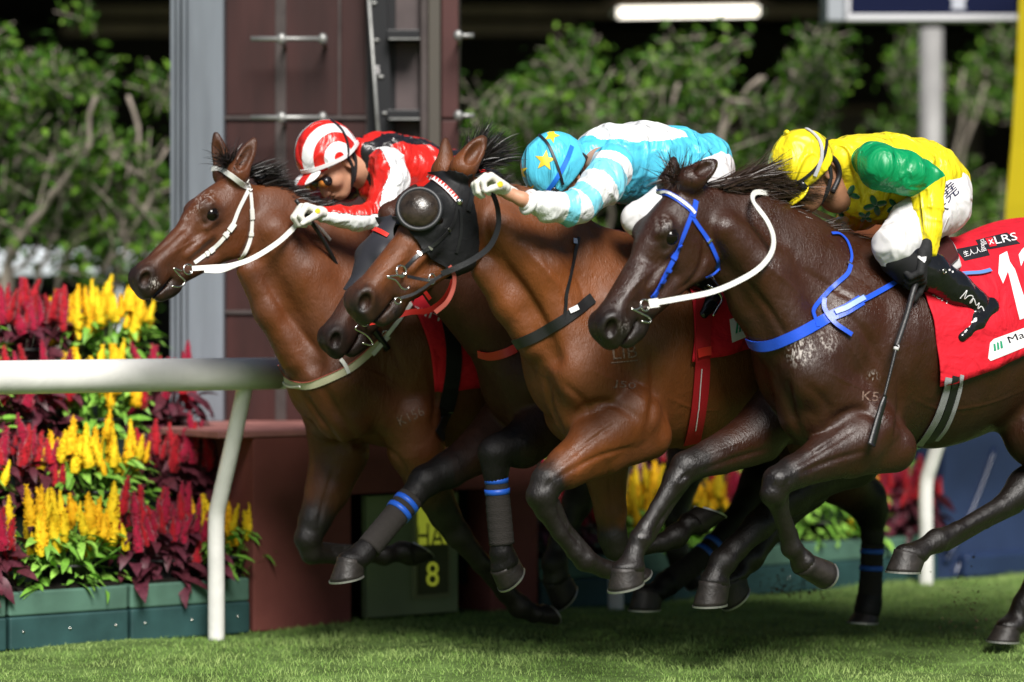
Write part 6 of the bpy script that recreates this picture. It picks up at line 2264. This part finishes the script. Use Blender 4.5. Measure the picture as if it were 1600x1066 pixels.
obj('sign_lower', *frame_box((fi[0], so + .0125, z1), (fi[1], so + .018, zm[2] + .04)), M_SK, sg, smooth=False)
obj('sign_upper', *frame_box((fi[0], so + .0125, zm[2] + .042), (fi[1], so + .018, zf1 - .015)), M_SY, sg, smooth=False)
sgS = Surf()
for nm in ('sign_lower', 'sign_upper'):
    ob = bpy.data.objects[nm]
    sgS.add(np.array([x.co[:] for x in ob.data.vertices]) + ROOT[sg.name], [list(p.vertices) for p in ob.data.polygons])
v, f = text_px(sgS, 'HA', 651, 856, 694, 856, 38, .002); obj('lettering', v, f, M_SK, sg, smooth=False)
v, f = text_px(sgS, '8', 666, 916, 685, 916, 38, .002); obj('lettering', v, f, M_SY, sg, smooth=False)
gl = thing('dark_glass_panel', 'dark teal glass pane beside the green door in the recess', 'pane', W(np.array([q(740, 900, -.3)[0], -.3, 0])))
ga = [q(px, 900, -.33)[0] for px in (722, 772)]
obj('pane', *frame_box((ga[0], -.37, .1), (ga[1], -.35, zt_)), mat('dark_teal_glass', (.008, .022, .024), .08, .5), gl, smooth=False)

# ---------------------------------------------------------------- tower standing on the block
TY = 12.75
M_GREY = mat('grey_steel_frame', (.155, .175, .200), .5, .3, var=.28, vscale=7, bump=[(60, 3, .0006)], stretch=(1, 1, .12))
M_PAN = mat('maroon_panel', (.034, .0105, .0095), .5, .3, var=.5, vscale=5, bump=[(5, 3, .004)], stretch=(1, 1, .2))
M_PAN2 = mat('maroon_side_panel', (.066, .024, .022), .5, .3, var=.22, vscale=3)
M_JOINT = mat('brown_steel_joint', (.055, .043, .041), .55, .3, var=.3, vscale=9)
M_BLK = mat('black_powder_coat', (.010, .010, .012), .4, .4)
M_ALU = mat('weathered_aluminium', (.30, .30, .29), .45, .5, .6, var=.25, vscale=14)
tw = thing('finish_tower', 'tall tower with grey steel frame and maroon panels behind the leading horse', 'tower', atY(490, 670, TY) * np.array([1, 1, 0]) + np.array([0, 0, .8]))


def tbox(x0, y0, x1, y1, Y, d, name, m, b=.004, parent=None):
    p, r = atY(x0, y1, Y), atY(x1, y0, Y)
    z0 = p[2] if y1 < 660 else .806
    return obj(name, *bbox_bev((p[0], Y, z0), (r[0], Y + d, r[2]), b), m, parent or tw, smooth=False)


TT = -75
tbox(350, TT, 716, 668, TY + .06, .5, 'core', M_JOINT)
tbox(293, TT, 349, 668, TY - .04, .35, 'frame_flange', M_GREY)
for (x0, x1, dz) in ((266, 273, -.03), (275, 281, -.05), (284, 291, -.05)):
    tbox(x0, TT, x1, 668, TY + dz, .30, 'frame_fin', M_GREY)
tbox(267, TT, 294, 668, TY + .02, .30, 'frame_web', mat('dark_grey_steel', (.10, .115, .135), .5))
for (x0, x1) in ((353, 436), (441, 528), (533, 571)):
    for (y0, y1) in ((TT, 180), (188, 486), (491, 668)):
        tbox(x0, y0, x1, y1, TY + .045, .02, 'panel', M_PAN)
tbox(430, TT, 447, 668, TY + .038, .02, 'joint_strip', M_JOINT, .002)
for y in (184, 488):
    tbox(351, y - 3, 572, y + 3, TY + .03, .02, 'joint_strip', M_JOINT, .002)
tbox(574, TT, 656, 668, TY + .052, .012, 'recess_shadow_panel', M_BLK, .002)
tbox(618, TT, 655, 668, TY + .044, .010, 'inner_panel', mat('grey_brown_panel', (.070, .050, .050), .5, var=.2), .002)
tbox(657, TT, 668, 668, TY - .02, .10, 'channel', M_JOINT)
tbox(669, TT, 688, 668, TY + .0, .10, 'channel', mat('bronze_steel', (.085, .075, .062), .4, .5, .3))
tbox(690, TT, 716, 184, TY + .01, .10, 'side_panel', M_PAN2)
tbox(690, 188, 716, 668, TY + .01, .10, 'side_panel', M_PAN2)
for (x0, x1, y) in ((392, 506, 61), (392, 508, 184), (392, 508, 307), (712, 740, 56), (714, 741, 181)):
    P = np.array([atY(x0, y, TY - .15), atY(x1, y, TY - .15)])
    v, f = tube(P, .011, 12); rg = obj('rung', v, f, M_ALU, tw)
    for xb in ((440, 504) if x0 < 600 else (716,)):
        c = atY(xb, y + 0, TY - .15)
        v, f = tube(np.array([c, c + np.array([.0, .20, -.02])]), .010, 10); obj('bracket', v, f, M_ALU, rg)
        v, f = sphere(c, .021, 12, 8, (1, .8, 1.2)); obj('clamp', v, f, M_ALU, rg)
# ladder leaning inside the recess
ld = thing('black_ladder', 'black ladder with silver bolts fixed to the maroon tower', 'ladder', atY(600, 400, TY - .02))
rl = [atY(x, y, TY - .06) for x, y in ((575, TT), (600, TT), (625, 420), (597, 420))]
v = np.array([p for p in rl] + [p + np.array([0, .07, 0]) for p in rl])
obj('stile', v, [[0, 3, 2, 1], [4, 5, 6, 7], [0, 1, 5, 4], [1, 2, 6, 5], [2, 3, 7, 6], [3, 0, 4, 7]], M_BLK, ld, smooth=False)
v, f = tube(np.array([atY(571, TT, TY - .07), atY(606, 420, TY - .07)]), .008, 10); obj('grey_tube', v, f, M_ALU, ld)
for y in (57, 181, 305):
    p, r = atY(606, y + 7, TY - .03), atY(657, y - 7, TY - .03)
    obj('tread', *bbox_bev((p[0], TY - .14, p[2]), (r[0], TY + .04, r[2]), .004), M_BLK, ld, smooth=False)
    obj('tread_edge', *box((p[0] + .01, TY - .145, p[2] - .004), (r[0], TY - .13, p[2] + .002)), M_ALU, ld, smooth=False)
for (x, y) in ((584, 5), (588, 63), (595, 120), (601, 177), (607, 240)):
    v, f = sphere(atY(x, y, TY - .065), .014, 10, 6, (1.1, .5, .55)); obj('bolt', v, f, M_ALU, ld)
tv, tf = text_shape('5')
c = atY(587, 115, TY - .0625)
tvv = np.stack([c[0] + tv[:, 0] * .030, np.full(len(tv), TY - .063), c[2] + tv[:, 1] * .034], -1)
obj('lettering', tvv, tf, M_PRINT_W, ld, smooth=False)

# ---------------------------------------------------------------- top right: board on a pole, yellow post, blue plinth
bd = thing('notice_board', 'navy notice board in a white frame at the top right corner', 'sign', atY(1440, 33, 15.5))
BY = 15.5
def bbx(x0, y0, x1, y1, Y, d, name, m, b=.004, parent=bd):
    p, r = atY(x0, y1, Y), atY(x1, y0, Y)
    return obj(name, *bbox_bev((p[0], Y, p[2]), (r[0], Y + d, r[2]), b), m, parent, smooth=False)
M_WF = mat('white_board_frame', (.55, .55, .58), .5)
bbx(1328, -120, 1589, 21, BY + .02, .10, 'panel', mat('navy_panel', (.005, .008, .032), .8, .1))
bbx(1322, 22, 1590, 32, BY, .14, 'frame', M_WF)
bbx(1322, -120, 1329, 21, BY, .14, 'frame', M_WF)
bbx(1293, -120, 1321, 32, BY + .03, .35, 'side', mat('grey_board_side', (.28, .30, .33), .5))
v, f = [], []
em = [(1480, -14), (1516, -14), (1508, 1), (1507, 8), (1509, 15), (1486, 15), (1488, 8), (1487, 1)]
Pv = np.array([atY(x, y, BY + .017) for x, y in em])
obj('emblem', np.vstack([Pv, Pv + np.array([0, .02, 0])]), [list(range(8))] + [[i, i + 8, (i + 1) % 8 + 8, (i + 1) % 8] for i in range(8)], mat('grey_emblem', (.42, .44, .50), .5), bd, smooth=False)
po = thing('grey_pole', 'round pale grey pole below the navy notice board', 'pole', atY(1455, 480, 18.0) * np.array([1, 1, 0]))
c = atY(1455, 300, 18.0)
v, f = tube(np.array([[c[0], 18.0, 0], [c[0], 18.0, 3.05]]), .072, 20); obj('shaft', v, f, mat('pale_grey_paint', (.24, .235, .23), .5, var=.15, vscale=5), po)
v, f = tube(np.array([[c[0], 18.0, 3.05], [c[0], 18.0, 3.2]]), .05, 16); obj('neck', v, f, M_BLK, po)
yp = thing('yellow_post', 'tall yellow curved winning post at the right edge', 'post', wq(1590, 900, -.5) * np.array([1, 1, 0]))
ys = [(1597, -160), (1592, 0), (1588, 110), (1580, 230), (1572, 320), (1566, 420), (1560, 540), (1558, 580)]
Lf = np.array([q(x, y, -.45) for x, y in ys])
V = np.concatenate([np.stack([W(p), W(p + np.array([.9, 0, 0])), W(p + np.array([.9, .22, 0])), W(p + np.array([0, .22, 0]))]) for p in Lf])
F = []
for i in range(len(ys) - 1):
    for j in range(4):
        k = (j + 1) % 4
        F.append([i * 4 + j, (i + 1) * 4 + j, (i + 1) * 4 + k, i * 4 + k])
F += [[0, 1, 2, 3], [len(V) - 4 + j for j in (3, 2, 1, 0)]]
obj('panel', V, F, mat('yellow_post_paint', (.78, .60, .015), .5), yp, smooth=False)
bl = thing('blue_plinth', 'glossy blue moulded plinth beside the far rail post', 'plinth', wq(1530, 905, -.2) * np.array([1, 1, 0]))
M_BLUEP = mat('blue_moulded_plastic', (.017, .030, .075), .3, .4, var=.2, vscale=3, coat=.2)
out = [(1464, 905), (1466, 872), (1476, 800), (1487, 730), (1497, 640), (1502, 560)]
V, F = [], []
for (x, y) in out:
    p = q(x, y, -.22)
    p[2] = max(p[2], -.02)
    for (da, do) in ((0, 0), (.9, 0), (.9, -.5), (0, -.5)):
        V.append(W(p + np.array([da, do - .10 * p[2], 0])))
n = len(out)
for i in range(n - 1):
    for j in range(4):
        k = (j + 1) % 4
        F.append([i * 4 + j, (i + 1) * 4 + j, (i + 1) * 4 + k, i * 4 + k])
F.append([(n - 1) * 4 + j for j in range(4)])
obj('body', np.array(V), F, M_BLUEP, bl, smooth=False)
for (pts, rr) in (([(1476, 880), (1500, 840), (1530, 770), (1556, 700)], .012), ([(1490, 905), (1500, 880), (1515, 872), (1600, 870)], .014)):
    P = np.array([W(q(x, y, -.21 - .10 * max(0, q(x, y, -.22)[2]))) for x, y in pts])
    v, f = tube(resample(P, 16), rr, 8); obj('ridge', v, f, M_BLUEP, bl)
p0_, p1_ = q(1500, 905, -.2), q(1640, 870, -.2)
obj('foot', *frame_box((p0_[0], -.4, -.02), (p1_[0], -.16, .10), .02), M_BLUEP, bl, smooth=False)

# ---------------------------------------------------------------- trees
M_BARK = mat('pale_bark', (.30, .255, .215), .85, .2, var=.35, vscale=9, bump=[(40, 4, .004)], stretch=(1, 1, .3))
M_LV = [mat('leaf_mid', (.050, .122, .012), .5, .15, var=.25, vscale=5), mat('leaf_dark', (.028, .072, .010), .5, .15, var=.3, vscale=5), mat('leaf_light', (.108, .21, .022), .5, .15, var=.25, vscale=5)]
TL = [quickmesh('leaf', leaf_mesh(.27, .30, 4, .2), m) for m in M_LV]


def tree(label, Y, base, stems, box_, nleaf, lsize, seed, group='trees behind the rail'):
    """stems: list of pixel polylines with start radius; leaves cluster round the shoots inside the crown box (pixels)"""
    r = np.random.default_rng(seed)
    root = thing('tree', label, 'tree', atY(base, 480, Y) * np.array([1, 1, 0]), group)
    tips = []
    for i, (pts, rad) in enumerate(stems):
        dy = r.uniform(-.45, .45)
        dy -= .45
        P = [atY(pts[0][0], pts[0][1], Y + dy * .3)]
        for j, (x, y) in enumerate(pts[1:]):
            P.append(atY(x, y, Y + dy * (.4 + .6 * (j + 1) / len(pts))))
        P = resample(np.array(P), 22)
        P[1:-1] += r.normal(0, .012, (20, 3))
        v, f = tube(P, np.linspace(rad, rad * .35, 22), 8)
        obj('trunk' if i == 0 else 'limb', v, f, M_BARK, root)
        tips += [P[k] for k in range(8, 22, 2)]
    x0, y0, x1, y1 = box_
    # shoots: short twigs from the limbs into the crown, leaves set along them
    L, tw_ = [], []
    nsh = nleaf // 16
    for k in range(nsh):
        while True:
            x, y = r.uniform(x0, x1), r.uniform(y0, y1)
            u, vv = (x - (x0 + x1) / 2) / ((x1 - x0) / 2), (y - y0) / (y1 - y0)
            edge_ = 1 - abs(u) ** 3 * .5
            if vv > .10 * (1 + math.sin(x * .045 + seed) + .7 * math.sin(x * .11 + 2 * seed)) * 1.0 and r.random() < (1.05 - vv * .80) and vnoise(np.array([[x * .018, y * .018, seed]]), seed)[0] > -.12:
                break
        c = atY(x, y, Y + r.uniform(-.7, .6))
        d = np.array([r.normal(0, .6), r.normal(0, .4), r.uniform(.1, 1.0)]); d /= np.linalg.norm(d)
        ln = r.uniform(.15, .34)
        tw_.append(tube(np.array([c - d * ln * .4, c + d * ln * .6]), .004, 4, False))
        for j in range(16):
            s = r.uniform(-.4, .65)
            L.append((c + d * ln * s + r.normal(0, .035, 3), d))
    obj('twigs', *join(*tw_), M_BARK, root, kind='stuff')
    L.sort(key=lambda z: z[0][1])
    lv, lf = leaf_mesh(.27, .30, 4, .2)
    lv = np.array(lv)
    groups = [([], []) for _ in range(3)]
    cnt = [0, 0, 0]
    for i, (p, d) in enumerate(L):
        ln = lsize * r.uniform(.65, 1.25)
        rot = (r.normal(0, .7), r.normal(.2, .6), r.uniform(0, 6.28))
        mi = int(r.choice(3, p=(.45, .30, .25)))
        if i < 150:
            inst('leaf', TL[mi], root, p, rot, (ln, ln, ln))
        else:
            from mathutils import Euler
            R = np.array(Euler(rot).to_matrix())
            groups[mi][0].append(p + (lv * ln) @ R.T)
            groups[mi][1].append(np.array(lf) + cnt[mi] * len(lv)); cnt[mi] += 1
    for mi in range(3):
        obj('foliage', np.concatenate(groups[mi][0]), np.concatenate(groups[mi][1]), M_LV[mi], root, kind='stuff')
    return root


tree('bushy young tree at the left edge with forked pale stems', 15.6, 40,
     [([(-30, 640), (10, 430), (60, 330), (130, 250), (150, 150)], .035), ([(0, 640), (20, 380), (24, 240), (22, 110)], .022), ([(20, 640), (60, 440), (95, 330), (80, 230)], .02),
      ([(-10, 640), (-20, 420), (40, 300), (100, 250), (170, 200)], .024), ([(-40, 640), (-20, 470), (50, 400), (110, 300), (160, 230)], .018)],
     (-90, 20, 175, 440), 3500, .063, 11)
tree('bushy young tree between the left edge and the grey tower frame', 15.9, 190,
     [([(60, 640), (130, 480), (190, 370), (215, 260), (200, 150)], .03), ([(170, 640), (180, 450), (185, 330), (188, 220)], .026), ([(165, 640), (185, 420), (230, 320), (262, 230)], .022),
      ([(150, 640), (160, 440), (205, 330), (285, 280)], .018), ([(80, 640), (100, 400), (150, 330), (180, 240)], .02)],
     (130, 80, 330, 450), 2800, .063, 12)
tree('low bushy tree just right of the tower, behind the hooded bay', 16.4, 800,
     [([(800, 640), (790, 360), (760, 260), (740, 180)], .03), ([(830, 640), (850, 320), (830, 230), (800, 150)], .026), ([(700, 500), (760, 250), (800, 170)], .018), ([(720, 400), (780, 230), (820, 262)], .018)],
     (700, 85, 880, 420), 2500, .061, 13)
tree('spreading bushy tree in the middle, behind the rider in sky blue', 16.6, 1000,
     [([(1000, 640), (1010, 330), (1040, 220), (1060, 130)], .034), ([(1050, 640), (1090, 300), (1140, 180), (1190, 120)], .03), ([(960, 640), (950, 300), (930, 190), (900, 110)], .026), ([(1100, 420), (1130, 180), (1170, 160), (1195, 120)], .02)],
     (850, 60, 1130, 420), 3900, .061, 14)
tree('leafy tree above the yellow cap, tallest of the middle trees', 16.8, 1200,
     [([(1180, 640), (1200, 330), (1215, 210), (1240, 110)], .034), ([(1250, 640), (1260, 300), (1280, 190), (1290, 110)], .026), ([(1225, 460), (1180, 260), (1160, 170)], .022)],
     (1080, 18, 1310, 420), 3100, .061, 15)
tree('dim tree in the shade between the grey pole and the yellow post', 18.9, 1500,
     [([(1500, 700), (1490, 400), (1500, 260), (1540, 130)], .034), ([(1540, 700), (1480, 380), (1500, 200), (1505, 110)], .03), ([(1450, 640), (1420, 330), (1400, 200)], .028)],
     (1370, 60, 1620, 420), 2500, .061, 16)

# ---------------------------------------------------------------- kicked-up turf
def clods(name, label, cx, cy, o, sx, sy, n, seed):
    r = np.random.default_rng(seed)
    bits = []
    for i in range(n):
        c = wq(cx + r.normal(0, sx), cy + abs(r.normal(0, sy)) * (-1 if r.random() < .75 else .4), o + r.normal(0, .08))
        s = r.uniform(.0008, .0026) * (2.6 if r.random() < .06 else 1)
        v, f = sphere(c, s, 5, 4, (r.uniform(.7, 1.6), 1, r.uniform(.6, 1.2)))
        v = v + r.normal(0, s * .25, v.shape)
        bits.append((v, f))
    ob = obj(name, *join(*bits), mat('flying_soil', (.13, .090, .055), .95, .1, var=.4, vscale=40), smooth=False, kind='stuff')
    ob['label'] = label
clods('dirt_clods', 'spray of dirt above the turf under the dark bay horse', 1232, 926, .9, 38, 16, 420, 2)
clods('dirt_clods', 'dirt flying behind the outside horse at the right', 1512, 962, 1.9, 26, 38, 220, 3)
